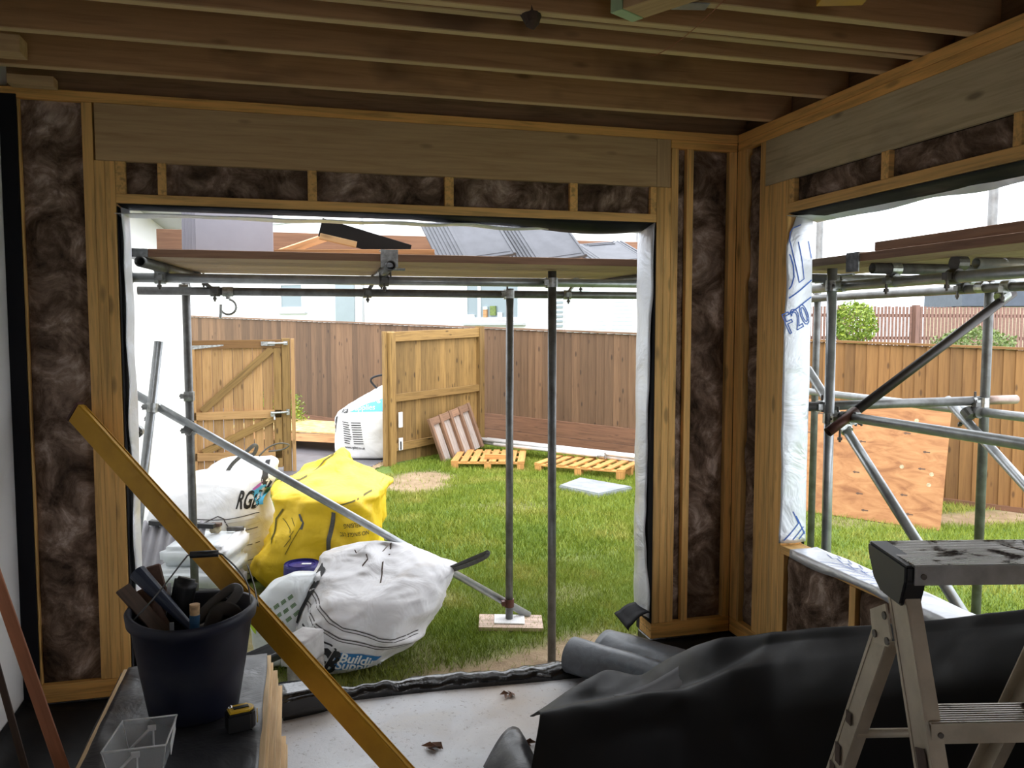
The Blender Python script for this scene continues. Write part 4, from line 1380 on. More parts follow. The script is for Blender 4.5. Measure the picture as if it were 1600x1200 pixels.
tube('guard_tube', (0.52, -0.16, 1.112), (0.52, -3.2, 1.125), M_GALV, scB)
tube('guard_tube', (1.40, 1.42, 1.10), (1.40, -3.2, 1.115), M_GALV, scB)
tube('guard_tube', (0.20, -0.085, 1.155), (1.44, -0.10, 1.163), M_GALVD, scB)
tube('guard_tube', (1.44, -0.10, 1.163), (1.66, -0.103, 1.1645), M_REDTIP, scB)
tube('brace', (0.545, -0.235, 1.145), (1.47, -0.235, 1.735), M_DARKT, scB)
tube('brace', (0.385, -0.235, 1.043), (0.545, -0.235, 1.145), M_RUST, scB)
tube('brace', (0.60, 0.25, 1.325), (0.60, -1.25, 0.02), M_GALV, scB)
tube('brace', (1.345, 0.05, 1.16), (1.345, -1.5, 0.02), M_GALV, scB)
b1d = Vector((1, 0, 0.62)).normalized(); b2d = Vector((0, -1, -0.87)).normalized()
coupler(scB, (0.462, -0.13, 1.762), Z1, Y1, (0.053, 0, 0))
coupler(scB, (0.515, -0.50, 1.767), Y1, X1, (0, 0, 0.055))
coupler(scB, (0.515, -0.86, 1.767), Y1, X1, (0.02, 0, 0.055), M_BOLT)
coupler(scB, (1.40, 0.02, 1.767), Y1, X1, (0, 0, 0.045), M_GALVD)
coupler(scB, (1.40, -0.27, 1.767), Y1, b1d, (0.0, 0.03, -0.05))
coupler(scB, (1.44, -0.105, 1.767), Z1, Y1, (-0.04, 0, 0))
coupler(scB, (1.40, -0.50, 1.77), Y1, X1, (0, 0, 0.055), M_BOLT)
coupler(scB, (0.46, -0.14, 1.10), Z1, Y1, (0.05, 0, 0))
coupler(scB, (0.525, -0.225, 1.125), b1d, Y1, (0.01, 0.02, -0.02))
coupler(scB, (0.60, -0.08, 1.04), b2d, Y1, (-0.06, -0.04, 0.03))
coupler(scB, (0.46, -0.11, 1.155), Z1, X1, (0, 0.03, 0.0))
coupler(scB, (1.42, -0.12, 1.155), Z1, X1, (-0.03, 0.02, 0))
coupler(scB, (1.37, -0.13, 1.105), Y1, b2d, (-0.03, 0.02, -0.01), M_GALVD)
coupler(scB, (1.438, 1.355, 1.76), Z1, Y1, (0, 0.05, 0))

# scaffold boards
random.seed(2)
for i in range(5):
    y = 0.40 + 0.113 + i * 0.231
    nm = ('nearest', 'second', 'middle', 'fourth', 'outermost')[i]
    t = thing('scaffold_board', '%s of the five long boards laid on the front scaffold' % nm, 'board', (-1.2, y, 1.88), 'boards on the front scaffold')
    plank('board', (-2.77, y, 1.896), (1.2, y, 1.899), 0.225, 0.038, M_SCAFB, t)
    plank('end_band', (-2.86, y, 1.896), (-2.771, y, 1.896), 0.228, 0.040, M_COUP, t)
    if i == 0:
        plank('edge_face', (-2.77, y - 0.1145, 1.896), (1.2, y - 0.1145, 1.899), 0.003, 0.036, M_TOEB, t)
for i in range(5):
    x = 0.30 + 0.113 + i * 0.231
    nm = ('nearest', 'second', 'middle', 'fourth', 'outermost')[i]
    t = thing('scaffold_board', '%s of the boards laid outside the right window opening' % nm, 'board', (x, -1.5, 1.85), 'boards on the right scaffold')
    plank('board', (x, 0.02, 1.866), (x, -3.3, 1.868), 0.225, 0.038, M_SCAFB, t)
    if i == 0:
        plank('edge_face', (x - 0.1145, -0.55, 1.866), (x - 0.1145, -3.3, 1.868), 0.036, 0.003, M_TOEB, t, (1, 0, 0))
t = thing('scaffold_board', 'upper brown board overlapping the boards outside the right window', 'board', (0.42, -1.9, 1.89))
plank('board', (0.425, -0.62, 1.9065), (0.425, -3.3, 1.909), 0.225, 0.038, M_TOEB, t)
t = thing('toe_board', 'red-brown toe board along the back of the front scaffold', 'board', (-1.5, 1.58, 1.92))
plank('board', (-2.90, 1.58, 2.025), (1.1, 1.58, 2.03), 0.036, 0.215, M_TOEB, t)

def clip(p, d, up, parent, wide=0.085):
    """board-retaining clip wrapping a board edge over a tube"""
    bm = bmesh.new()
    p = Vector(p); d = Vector(d).normalized()
    pr = d.cross(Z1).normalized()
    R = Matrix((d, -pr, Z1)).transposed().to_4x4()
    add_box(bm, p + Vector((0, 0, 0.030)) - pr * 0.0, (wide, 0.006, 0.085), R)
    add_box(bm, p + Vector((0, 0, 0.072)) + pr * up * 0.035, (wide, 0.075, 0.006), R)
    add_cyl(bm, p - pr * up * 0.0 + Vector((0, 0, -0.022)) - d * wide * 0.1, p + Vector((0, 0, -0.022)) + d * wide * 0.9, 0.007, 8)
    return bmo('board_clip', bm, M_COUP, parent)
clip((-1.672, 0.393, 1.862), (1, 0, 0), -1, scA)
clip((0.296, -0.50, 1.816), (0, 1, 0), 1, scB)

# roofing tiles stacked on edge on the scaffold
def tile_mesh(m, w=0.33, h=0.42, ribs=True):
    bm = bmesh.new()
    add_box(bm, (0, 0, h / 2), (w, 0.016, h))
    if ribs:
        add_box(bm, (-w / 2 + 0.030, -0.010, h / 2), (0.022, 0.008, h)); add_box(bm, (w / 2 - 0.012, -0.010, h / 2), (0.014, 0.008, h))
        for zz in (h - 0.02, h - 0.05):
            add_box(bm, (0.0, -0.011, zz), (w * 0.55, 0.007, 0.010))
        add_box(bm, (0.02, -0.009, 0.03), (w * 0.7, 0.004, 0.012))
    bmesh.ops.bevel(bm, geom=bm.edges[:], offset=0.002, segments=1, affect='EDGES')
    me = bpy.data.meshes.new('tile')
    bm.to_mesh(me); bm.free(); me.materials.append(m)
    return me
ME_T, ME_TP = tile_mesh(M_TILE), tile_mesh(M_TILEP, 0.40, 0.46, False)
def tiles(n, x, y, lean, tilt, me, front_label, rest_label, group, step, rz=0.0):
    """n tiles leaning back one behind the other; the last one is the nearest"""
    for i in range(n):
        o = bpy.data.objects.new('roof_tile', me)
        COL.objects.link(o)
        k = n - 1 - i
        Mw = Matrix.Translation((x - step[0] * k, y - step[1] * k, 1.9215)) @ Matrix.Rotation(rz, 4, 'Z') @ Matrix.Rotation(tilt, 4, 'Y') @ Matrix.Rotation(-lean, 4, 'X')
        place(o, None, Mw)
        zmin = min((Mw @ v.co).z for v in me.vertices)
        Mw = Matrix.Translation((0, 0, 1.9195 - zmin)) @ Mw
        place(o, None, Mw)
        tag(o, front_label if k == 0 else rest_label, 'tile', group)
tiles(5, -2.43, 1.02, 0.06, 0.0, ME_TP, 'foremost large pale grey slab in the leftmost stack on the scaffold', 'pale slab behind the front one in the leftmost stack on scaffold', 'pale slabs stacked at the left', (0.019, -0.019))
tiles(7, -1.04, 0.92, 0.92, -0.16, ME_T, 'foremost grey roof tile of the stack right of the black angle', 'grey roof tile in stack right of black angle, behind its foremost tile', 'roof tiles in the second stack', (0.019, -0.016), 0.04)
tiles(7, -0.605, 0.92, 0.92, -0.16, ME_T, 'foremost grey ribbed roof tile of the stack above the right scaffold post', 'grey roof tile in stack above right scaffold post, behind its foremost tile', 'roof tiles in the third stack', (0.017, -0.018), 0.04)
tiles(3, -0.20, 0.90, 1.22, -0.10, ME_T, 'uppermost of the low leaning tiles next to the right jamb', 'low leaning roof tile under the uppermost one next to right jamb', 'roof tiles by the right jamb', (0.02, -0.012), 0.04)

# loose timber and a black angle on the boards
tag(plank('black_angle_piece', (-1.985, 0.82, 2.085), (-1.50, 0.92, 1.965), 0.10, 0.012, M_BLACKS, None, (0.05, -1.0, -0.05)), 'black angled strip lying across orange offcuts on the scaffold boards', 'strip')
tag(plank('timber_offcut', (-2.22, 0.72, 1.935), (-1.40, 0.72, 1.955), 0.10, 0.030, M_ORNG), 'long orange board offcut lying along the front scaffold boards', 'offcut')
tag(plank('timber_offcut', (-2.20, 0.86, 1.945), (-1.83, 1.05, 2.10), 0.06, 0.040, M_ORNG), 'orange batten propped up under the black angled strip', 'offcut')
tag(plank('timber_offcut', (-1.99, 0.80, 2.035), (-1.80, 0.80, 1.995), 0.05, 0.030, M_HEAD), 'short pale timber offcut just under the black angled strip', 'offcut')
tag(grid('plastic_sheet', lambda u, v: (0.50 + 0.35 * v, -0.02 - 0.62 * u, 1.895 + 0.030 * abs(math.sin(u * 7.0)) * (0.4 + v) + 0.012 * noise.noise((u * 6, v * 5, 1))), 26, 8, M_ROLL, None, 0.004), 'crumpled grey plastic sheet on boards outside the right window', 'sheet')

# ------------------------------------------------------------------ bulk bags and sacks
CR_, SR_ = math.cos(YAW), math.sin(YAW)
def frame_at(x, y, z):
    """local frame: x to the right of the view direction, y away, z up"""
    return Matrix.Translation((x, y, z)) @ Matrix.Rotation(YAW, 4, 'Z')
def print_frame(x, y, z):
    return frame_at(x, y, z) @ Matrix(((1, 0, 0, 0), (0, 0, -1, 0), (0, 1, 0, 0), (0, 0, 0, 1)))

def lofted(name, levels, Mw, mat, parent, amp=0.03, seed=0.0, fine=0.01, rings=54, seg=84, expo=2.6, crease=1.0):
    """closed soft body through (z, left, right, centre depth, half depth) levels"""
    L_ = np.array(levels, float)
    t = np.linspace(0, 1, len(L_)); tt = np.linspace(0, 1, rings)
    def sp(c):
        m = np.gradient(c, t)
        out = []
        for q in tt:
            i = min(len(t) - 2, int(np.searchsorted(t, q, 'right') - 1)); h = t[i + 1] - t[i]; s = (q - t[i]) / h
            out.append((2 * s ** 3 - 3 * s ** 2 + 1) * c[i] + (s ** 3 - 2 * s ** 2 + s) * h * m[i] * 0.7 + (-2 * s ** 3 + 3 * s ** 2) * c[i + 1] + (s ** 3 - s ** 2) * h * m[i + 1] * 0.7)
        return np.array(out)
    Z_, A_, B_, Cc, H_ = [sp(L_[:, i]) for i in range(5)]
    vs_, fs = [], []
    for j in range(rings):
        cx = (A_[j] + B_[j]) / 2; rx = max(0.004, (B_[j] - A_[j]) / 2); ry = max(0.004, H_[j])
        for i in range(seg):
            a = 2 * math.pi * i / seg
            c_, s_ = math.cos(a), math.sin(a)
            ux = math.copysign(abs(c_) ** (2 / expo), c_); uy = math.copysign(abs(s_) ** (2 / expo), s_)
            p = Vector((cx + rx * ux, Cc[j] + ry * uy, Z_[j]))
            q = p * 4.2 + Vector((seed, seed * 2, seed * 3))
            ridge = 1 - abs(noise.noise(q * 1.0)) * 2
            d = amp * (0.8 * (ridge - 0.5) * crease + 0.7 * noise.noise(q * 0.6)) + fine * (1 - 2 * abs(noise.noise(q * 3.1)))
            w = min(1.0, rx / 0.08, ry / 0.06)
            n = Vector((c_, s_, 0.15)).normalized()
            vs_.append(p + n * d * w)
    for j in range(rings - 1):
        for i in range(seg):
            i2 = (i + 1) % seg
            fs.append((j * seg + i, j * seg + i2, (j + 1) * seg + i2, (j + 1) * seg + i))
    fs.append(tuple(range(seg))[::-1]); fs.append(tuple((rings - 1) * seg + i for i in range(seg)))
    return mobj(name, vs_, fs, mat, parent, Mw, True)

# --- tall white bag by the gate
k = 0.00484
bx, by = -2.73, 2.83
Z0 = GZ(bx, by)
FA = frame_at(bx, by, Z0); PA = print_frame(bx, by, Z0)
bagA = thing('bulk_bag', 'tall full white bulk bag with black loops standing by the white wall', 'bag', (bx, by, Z0))
# local x = (px-342)*k
bodyA = lofted('body', [(0.0, -0.42, 0.33, 0.05, 0.38), (0.03, -0.46, 0.37, 0.05, 0.42), (0.14, -0.47, 0.41, 0.05, 0.44), (0.30, -0.47, 0.41, 0.05, 0.45), (0.48, -0.46, 0.40, 0.05, 0.45), (0.60, -0.44, 0.40, 0.06, 0.43),
    (0.67, -0.40, 0.41, 0.07, 0.40), (0.73, -0.25, 0.42, 0.08, 0.34), (0.77, -0.06, 0.42, 0.10, 0.26), (0.82, -0.02, 0.43, 0.12, 0.18), (0.86, 0.02, 0.42, 0.12, 0.10)], FA, M_BAGW, bagA, 0.03, 1.0, 0.008)
BA = bvh_of(bodyA)
random.seed(8)
for i in range(13):
    z = 0.06 + i * 0.036
    line_print([(0.10 + random.uniform(-0.3, 0.0), z + 0.02), (0.22, z + random.uniform(-0.01, 0.01)), (0.40, z + 0.015)], 0.006, PA, BA, M_STITCH if i % 3 == 0 else M_BAGF, bagA, 0.004, 'fold_line')
line_print([(-0.10, 0.44), (0.05, 0.47), (0.16, 0.52), (0.20, 0.50), (0.25, 0.38), (0.27, 0.15)], 0.008, PA, BA, M_STITCH, bagA, 0.005, 'seam')
line_print([(0.40, 0.86), (0.405, 0.75), (0.42, 0.62), (0.425, 0.54)], 0.028, PA, BA, M_SEAM, bagA, 0.006, 'strap')
lettering('RGB', 0.17, PA, BA, M_INK, bagA, 0.005, shear=-0.12, bold=0.005, at=(0.265, 0.565), rot=-0.22, sx=0.36)
patch([(0.375, 0.555), (0.415, 0.555), (0.405, 0.70), (0.345, 0.67)], PA, BA, M_CYANP, bagA, 5, 6, 0.005)
patch([(0.35, 0.68), (0.40, 0.725), (0.40, 0.695), (0.36, 0.668)], PA, BA, M_MAGP, bagA, 3, 3, 0.007)
def loc(Mx, pts): return [Mx @ Vector(p) for p in pts]
path_tube('lifting_loop', loc(FA, [(0.13, -0.10, 0.78), (0.19, -0.12, 0.86), (0.27, -0.10, 0.93), (0.33, -0.08, 0.985), (0.345, -0.05, 0.97), (0.32, -0.05, 0.915), (0.26, -0.02, 0.90)]), 0.014, M_SEAMG, bagA, flat=(0.3, -1, 0.2))
path_tube('lifting_loop', loc(FA, [(0.36, -0.05, 0.90), (0.42, -0.02, 0.96), (0.50, 0.0, 0.99), (0.56, 0.05, 0.97), (0.50, 0.08, 0.93), (0.40, 0.06, 0.92)]), 0.006, M_SEAMG, bagA)

# --- yellow bag, slumped open
k = 0.0046
bx, by = -1.955, 2.42
Z0 = GZ(bx, by)
FY = frame_at(bx, by, Z0); PY = print_frame(bx, by, Z0)
bagY = thing('bulk_bag', 'crumpled bright yellow bulk bag behind the diagonal scaffold tube', 'bag', (bx, by, Z0))
bodyY = lofted('body', [(0.0, -0.30, 0.33, 0.05, 0.28), (0.04, -0.38, 0.40, 0.05, 0.34), (0.14, -0.47, 0.43, 0.05, 0.40), (0.22, -0.47, 0.43, 0.05, 0.41), (0.33, -0.38, 0.42, 0.05, 0.41), (0.44, -0.29, 0.415, 0.05, 0.41), (0.58, -0.27, 0.415, 0.06, 0.41),
    (0.645, -0.285, 0.425, 0.07, 0.43), (0.685, -0.335, 0.46, 0.10, 0.45), (0.715, -0.335, 0.45, 0.15, 0.43), (0.745, -0.28, 0.37, 0.25, 0.34), (0.79, -0.22, 0.27, 0.35, 0.26), (0.84, -0.10, 0.16, 0.45, 0.16), (0.885, -0.02, 0.09, 0.51, 0.09), (0.93, 0.035, 0.06, 0.55, 0.03)], FY, M_BAGY, bagY, 0.075, 5.0, 0.016, expo=3.2)
BY = bvh_of(bodyY)
def rot180(txt, size, at_, **kw): lettering(txt, size, PY, BY, M_INK, bagY, 0.005, at=at_, rot=math.pi, **kw)
rot180('.co.uk', 0.085, (0.40, 0.345), sx=0.8, shear=0.1)
rot180('NO SINGLE USE', 0.042, (0.40, 0.470), sx=0.65)
rot180('OR REUSING', 0.045, (0.40, 0.535), sx=0.62)
line_print([(0.175, 0.62), (0.16, 0.53), (0.135, 0.42), (0.12, 0.28), (0.11, 0.18)], 0.030, PY, BY, M_SEAMG, bagY, 0.005, 'strap')
line_print([(-0.20, 0.62), (-0.25, 0.55), (-0.255, 0.46), (-0.285, 0.38)], 0.013, PY, BY, M_OLIVE, bagY, 0.005, 'seam')
line_print([(-0.07, 0.60), (-0.04, 0.54), (-0.05, 0.50)], 0.016, PY, BY, M_SEAMG, bagY, 0.005, 'strap')
for q in ([(-0.20, 0.56), (-0.13, 0.50), (-0.12, 0.44), (-0.17, 0.38)], [(-0.13, 0.57), (-0.09, 0.51), (-0.13, 0.45)], [(-0.05, 0.52), (-0.10, 0.44), (-0.16, 0.33)]):
    line_print(q, 0.005, PY, BY, M_OLIVE, bagY, 0.004, 'fold_line')
line_print([(0.02, 0.91), (-0.06, 0.855), (-0.10, 0.80), (-0.16, 0.77), (-0.22, 0.76)], 0.012, PY, BY, M_OLIVE, bagY, 0.005, 'seam')
line_print([(0.19, 0.665), (0.32, 0.70), (0.42, 0.735)], 0.010, PY, BY, M_OLIVE, bagY, 0.005, 'seam')
line_print([(-0.33, 0.74), (-0.30, 0.76), (-0.24, 0.765)], 0.010, PY, BY, M_OLIVE, bagY, 0.005, 'seam')

# --- front white bag lying on its side
k = 0.00378
bx, by = -1.775, 1.06
Z0 = GZ(bx, by)
FB = frame_at(bx, by, Z0); PB = print_frame(bx, by, Z0)
bagF = thing('bulk_bag', 'grubby white bulk bag slumped on the grass nearest the threshold', 'bag', (bx, by, Z0))
def X_(px): return (px - 570) * k
bodyF = lofted('body', [(0.0, X_(510), X_(548), -0.05, 0.16), (0.025, X_(478), X_(592), -0.02, 0.28), (0.07, X_(458), X_(628), 0.0, 0.36), (0.13, X_(452), X_(650), 0.02, 0.41), (0.205, X_(452), X_(668), 0.04, 0.43), (0.305, X_(460), X_(687), 0.08, 0.42), (0.395, X_(478), X_(697), 0.13, 0.37),
    (0.445, X_(487), X_(704), 0.18, 0.31), (0.485, X_(495), X_(706), 0.22, 0.25), (0.535, X_(500), X_(672), 0.26, 0.18), (0.57, X_(535), X_(642), 0.28, 0.11), (0.605, X_(570), X_(612), 0.30, 0.03)], FB, M_BAGF, bagF, 0.065, 9.0, 0.012, expo=2.3, rings=70, seg=110)
BF = bvh_of(bodyF)
def q_(px, py): return ((px - 570) * k, (1062 - py) * 0.00350)
for a in ([(484, 936), (520, 952), (560, 975), (610, 993), (662, 998)], [(476, 947), (515, 968), (555, 990), (605, 1007), (655, 1012)]):
    line_print([q_(*p) for p in a], 0.006, PB, BF, M_STITCH, bagF, 0.004, 'seam')
    line_print([(p[0], p[1] - 0.016) for p in [q_(*p) for p in a]], 0.004, PB, BF, M_STITCH, bagF, 0.004, 'seam')
line_print([q_(*p) for p in [(506, 916), (498, 935), (486, 958), (478, 984)]], 0.045, PB, BF, M_SEAM, bagF, 0.006, 'strap')
lettering('RGB', 0.205, PB, BF, M_INK, bagF, 0.005, shear=0.25, bold=0.010, at=q_(493, 1030), rot=-0.42, sx=0.50)
line_print([q_(*p) for p in [(492, 984), (522, 991), (543, 1000), (550, 1008), (548, 1018), (531, 1044), (510, 1046), (492, 1040)]], 0.010, PB, BF, M_INK, bagF, 0.005, 'printed_border')
patch([q_(539, 1043), q_(585, 1051), q_(612, 1028), q_(552, 1014)], PB, BF, M_BLUEP, bagF, 14, 8, 0.004)
lettering('Building', 0.077, PB, BF, M_WHITEP, bagF, 0.008, bold=0.002, at=q_(552, 1029), rot=-0.30, shear=0.15, sx=0.95)
lettering('Supplies', 0.077, PB, BF, M_WHITEP, bagF, 0.008, bold=0.002, at=q_(546, 1041), rot=-0.27, shear=0.15, sx=0.95)
path_tube('lifting_loop', loc(FB, [(X_(700), 0.16, 0.475), (X_(733), 0.08, 0.55), (X_(757), 0.02, 0.605), (X_(765), 0.0, 0.622), (X_(760), 0.0, 0.592), (X_(734), 0.06, 0.53), (X_(700), 0.16, 0.46)]), 0.013, M_SEAMG, bagF, flat=(0.2, -1, 0.2))
for a, w in (([(603, 883), (605, 905)], 0.010), ([(570, 900), (574, 906), (568, 913)], 0.008), ([(598, 910), (602, 930)], 0.008), ([(560, 880), (565, 892)], 0.006)):
    line_print([q_(*p) for p in a], w, PB, BF, M_MUD, bagF, 0.003, 'mud_mark')

# --- bag of printed lines standing on the path
bx, by = -1.12, 7.66
Z0 = GZ(bx, by) + 0.02
k = 0.0088
FC = frame_at(bx, by, Z0); PC = print_frame(bx, by, Z0)
bagC = thing('bulk_bag', 'white bulk bag with printed list standing on the path by the panel post', 'bag', (bx, by, Z0))
bodyC = lofted('body', [(0.0, -0.40, 0.36, 0.05, 0.34), (0.04, -0.45, 0.42, 0.05, 0.40), (0.3, -0.46, 0.43, 0.05, 0.42), (0.5, -0.46, 0.43, 0.05, 0.42), (0.62, -0.42, 0.43, 0.06, 0.40), (0.70, -0.30, 0.42, 0.08, 0.36), (0.76, -0.20, 0.42, 0.10, 0.32), (0.88, 0.0, 0.42, 0.14, 0.2), (0.96, 0.16, 0.40, 0.16, 0.10)], FC, M_BAGW, bagC, 0.02, 13.0, 0.004, expo=3.4)
BC = bvh_of(bodyC)
for i in range(10):
    z = 0.50 - i * 0.031
    line_print([(-0.31 + i * 0.003, z + 0.01), (-0.31 + random.uniform(0.07, 0.11) + i * 0.003, z - 0.005)], 0.011, PC, BC, M_INK, bagC, 0.006, 'printed_list')
    line_print([(-0.19 + i * 0.004, z - 0.004), (-0.06 + i * 0.004, z - 0.006)], 0.011, PC, BC, M_INK, bagC, 0.006, 'printed_list')
lettering('www.rgbltd.co.uk', 0.045, PC, BC, M_INK, bagC, 0.008, bold=0.001, at=(-0.28, 0.155), rot=-0.06, sx=0.85)
patch([(-0.22, 0.635), (0.36, 0.65), (0.38, 0.86), (0.0, 0.74)], PC, BC, M_CYANP, bagC, 12, 6, 0.006)
lettering('Building', 0.10, PC, BC, M_WHITEP, bagC, 0.010, at=(-0.13, 0.735), rot=0.12)
lettering('Supplies', 0.10, PC, BC, M_WHITEP, bagC, 0.010, at=(-0.20, 0.655), rot=0.04)
lettering('RGB', 0.07, PC, BC, M_INK, bagC, 0.008, bold=0.003, at=(-0.33, 0.62), rot=0.1, shear=0.2, sx=0.7)
line_print([(-0.40, 0.58), (-0.425, 0.45), (-0.44, 0.35)], 0.03, PC, BC, M_SEAM, bagC, 0.006, 'strap')
path_tube('lifting_loop', loc(FC, [(0.10, 0.12, 0.90), (0.0, 0.10, 1.02), (0.05, 0.1, 1.08), (0.20, 0.12, 1.10), (0.26, 0.12, 1.0)]), 0.015, M_SEAM, bagC)

# --- plastic sack with green print, wedged between the bags
bx, by = -2.20, 1.13
Z0 = GZ(bx, by)
FG = frame_at(bx, by, Z0); PG = print_frame(bx, by, Z0)
sack = thing('plastic_sack', 'white plastic sack with green print and lime corner beside the front bag', 'sack', (bx, by, Z0))
bodyG = lofted('body', [(0.0, -0.14, 0.10, 0.0, 0.12), (0.04, -0.17, 0.12, 0.0, 0.17), (0.18, -0.19, 0.12, 0.0, 0.19), (0.28, -0.20, 0.12, 0.01, 0.18), (0.36, -0.17, 0.13, 0.03, 0.15), (0.43, -0.10, 0.14, 0.05, 0.11), (0.48, 0.02, 0.15, 0.07, 0.04)], FG, M_PLASW, sack, 0.018, 17.0, 0.004)
BG = bvh_of(bodyG)
for i in range(5):
    for j in range(3):
        lettering(random.choice(('ooo', 'HHH', 'EEE', 'IOI')) if False else '|||', 0.026, PG, BG, M_GREENP, sack, 0.004, at=(-0.10 + i * 0.035 + j * 0.02, 0.315 + i * 0.020 - j * 0.042), rot=-0.95, name='printed_list', bold=0.002)
patch([(-0.19, 0.24), (-0.13, 0.20), (-0.12, 0.30), (-0.17, 0.33)], PG, BG, M_LIME, sack, 4, 4, 0.005)

# --- wrapped pack, corrugated sheet and oddments on it
bx, by = -2.70, 1.82
Z0 = GZ(bx, by)
FP = frame_at(bx, by, Z0); PP = print_frame(bx, by, Z0)
pack = thing('wrapped_pack', 'plastic-wrapped pale block pack behind the dark tub', 'pack', (bx, by, Z0))
def rbox(name, lo, hi, m, par, Mw, r=0.03, amp=0.006, seed=0.0):
    bm = bmesh.new()
    lo, hi = Vector(lo), Vector(hi)
    add_box(bm, (lo + hi) / 2, hi - lo)
    bmesh.ops.bevel(bm, geom=bm.edges[:], offset=r, segments=3, affect='EDGES')
    bmesh.ops.subdivide_edges(bm, edges=[e for e in bm.edges if e.calc_length() > 0.08], cuts=5, use_grid_fill=True)
    for v in bm.verts:
        v.co += Vector((noise.noise(v.co * 9 + Vector((seed, 0, 0))), noise.noise(v.co * 9 + Vector((0, seed, 5))), noise.noise(v.co * 9 + Vector((9, 0, seed))))) * amp
    return bmo(name, bm, m, par, Mw, True)
rbox('lower_course', (-0.34, -0.10, 0.0), (0.13, 0.42, 0.24), M_CORR, pack, FP, 0.03, 0.008, 1)
rbox('middle_course', (-0.32, -0.12, 0.245), (0.14, 0.42, 0.36), M_PLASW, pack, FP, 0.03, 0.010, 2)
top_ = rbox('top_course', (-0.28, -0.06, 0.365), (0.14, 0.44, 0.49), M_PLASW, pack, FP, 0.035, 0.012, 3)
rbox('label_film', (0.05, -0.065, 0.37), (0.146, 0.445, 0.495), M_LABEL, pack, FP, 0.03, 0.010, 4)
BT = bvh_of(top_)
line_print([(0.11, 0.47), (0.07, 0.38)], 0.012, PP, BT, M_PURPLE, pack, 0.012, 'label_stripe')
corr = grid('corrugated_sheet', lambda u, v: FP @ Vector((-0.50 + 0.42 * u, -0.05 + 0.28 * v, 0.16 + 0.42 * v + 0.022 * math.sin(u * 42))), 84, 3, M_CORR, None, 0.006)
tag(corr, 'grey corrugated sheet leaning on the wrapped pack by the white wall', 'sheet')
tag(plank('dark_batten_piece', FP @ Vector((-0.45, 0.22, 0.59)), FP @ Vector((-0.02, 0.22, 0.565)), 0.05, 0.03, M_BLKP), 'black strip lying along the top of the corrugated sheet', 'strip')
def brush(label, c, L_):
    t = thing('brush_head', label, 'brush', FP @ Vector(c))
    plank('wooden_back', FP @ Vector((c[0] - L_ / 2, c[1], c[2] + 0.055)), FP @ Vector((c[0] + L_ / 2, c[1], c[2] + 0.055)), 0.05, 0.022, M_TOOLW, t)
    rbox('bristles', (c[0] - L_ / 2, c[1] - 0.022, c[2]), (c[0] + L_ / 2, c[1] + 0.022, c[2] + 0.045), M_BRISTLE, t, FP, 0.008, 0.006, 7)
brush('straw-coloured brush head lying left of the yellow bar on the pack', (-0.27, 0.30, 0.50), 0.16)
brush('small straw-coloured brush head lying right of the yellow bar on the pack', (-0.04, 0.30, 0.50), 0.07)
tag(tube('dark_pipe', FP @ Vector((0.02, 0.34, 0.515)), FP @ Vector((0.13, 0.36, 0.515)), M_BOLT, None, 0.016), 'short dark pipe lying on top of the wrapped pack', 'pipe')

# --- upturned purple tub
tubp = thing('plastic_tub', 'purple-blue upturned plastic tub between the yellow and white bags', 'tub', on(-2.105, 1.80))
c0 = on(-2.105, 1.80)
bm = bmesh.new()
hgt = 0.34
add_cyl(bm, c0, c0 + Vector((0, 0, hgt)), 0.135, 32, 0.115)
bmo('body', bm, M_PURPLE, tubp, None, False)
bm = bmesh.new()
for rr, z in ((0.116, hgt + 0.004), (0.092, hgt + 0.003)):
    bmesh.ops.create_cone(bm, cap_ends=False, segments=36, radius1=rr, radius2=rr - 0.004, depth=0.014, matrix=Matrix.Translation(c0 + Vector((0, 0, z))))
bmo('base_rim', bm, M_PURPLE, tubp)
plank('paper_label', c0 + Vector((-0.0, 0.01, hgt + 0.003)), c0 + Vector((0.06, -0.005, hgt + 0.003)), 0.03, 0.003, M_LABEL, tubp)

# --- concrete blocks by the front bag
def rough_block(name, label, c, s, rz, m, seed, r=0.006):
    t = tag(rbox(name, (-s[0] / 2, -s[1] / 2, 0), (s[0] / 2, s[1] / 2, s[2]), m, None, Matrix.Translation(c) @ Matrix.Rotation(rz, 4, 'Z'), r, 0.005, seed), label, 'block')
    return t
bc = on(-2.115, 0.62)
rough_block('foot_stone', 'flat pale stone under the block pile', bc + Vector((-0.02, 0.0, 0.0)), (0.24, 0.16, 0.06), 0.5, M_BLOCK, 3, 0.02)
rough_block('rubble_block', 'rough stone-faced block in the middle of the block pile', bc + Vector((0.015, 0.0, 0.055)), (0.18, 0.12, 0.15), -0.1, M_STONE, 4, 0.008)
rough_block('concrete_block', 'clean grey concrete block topping the small block pile', bc + Vector((0.0, -0.02, 0.205)), (0.13, 0.21, 0.135), -0.55, M_BLOCK, 5, 0.004)
# ------------------------------------------------------------------ indoors: membranes on the floor
def strip_fn(u, v):
    x = -2.26 + 1.62 * u
    y0 = 0.005 + 0.02 * math.sin(u * 5) ; y1 = 0.16 + 0.04 * noise.noise((x * 3, 1, 2))
    y = y0 + (y1 - y0) * v
    hump = math.sin(min(1, v * 1.4) * math.pi) if v < 0.72 else math.sin(min(1, 0.72 * 1.4) * math.pi) * (1 - v) / 0.28
    z = -0.150 + 0.020 * (1 if v > 0.02 else 0) + 0.030 * max(0, hump) + 0.014 * noise.noise((x * 14, y * 10, 4)) * (v > 0.05) + 0.02 * max(0, u - 0.75) * noise.noise((x * 25, y * 20, 7))
    if v > 0.9: z -= 0.10
    return (x, y, z)
tag(grid('threshold_membrane', strip_fn, 130, 14, M_DPM, None, 0.003), 'shiny black polythene strip folded along the slab edge at the opening', 'membrane')
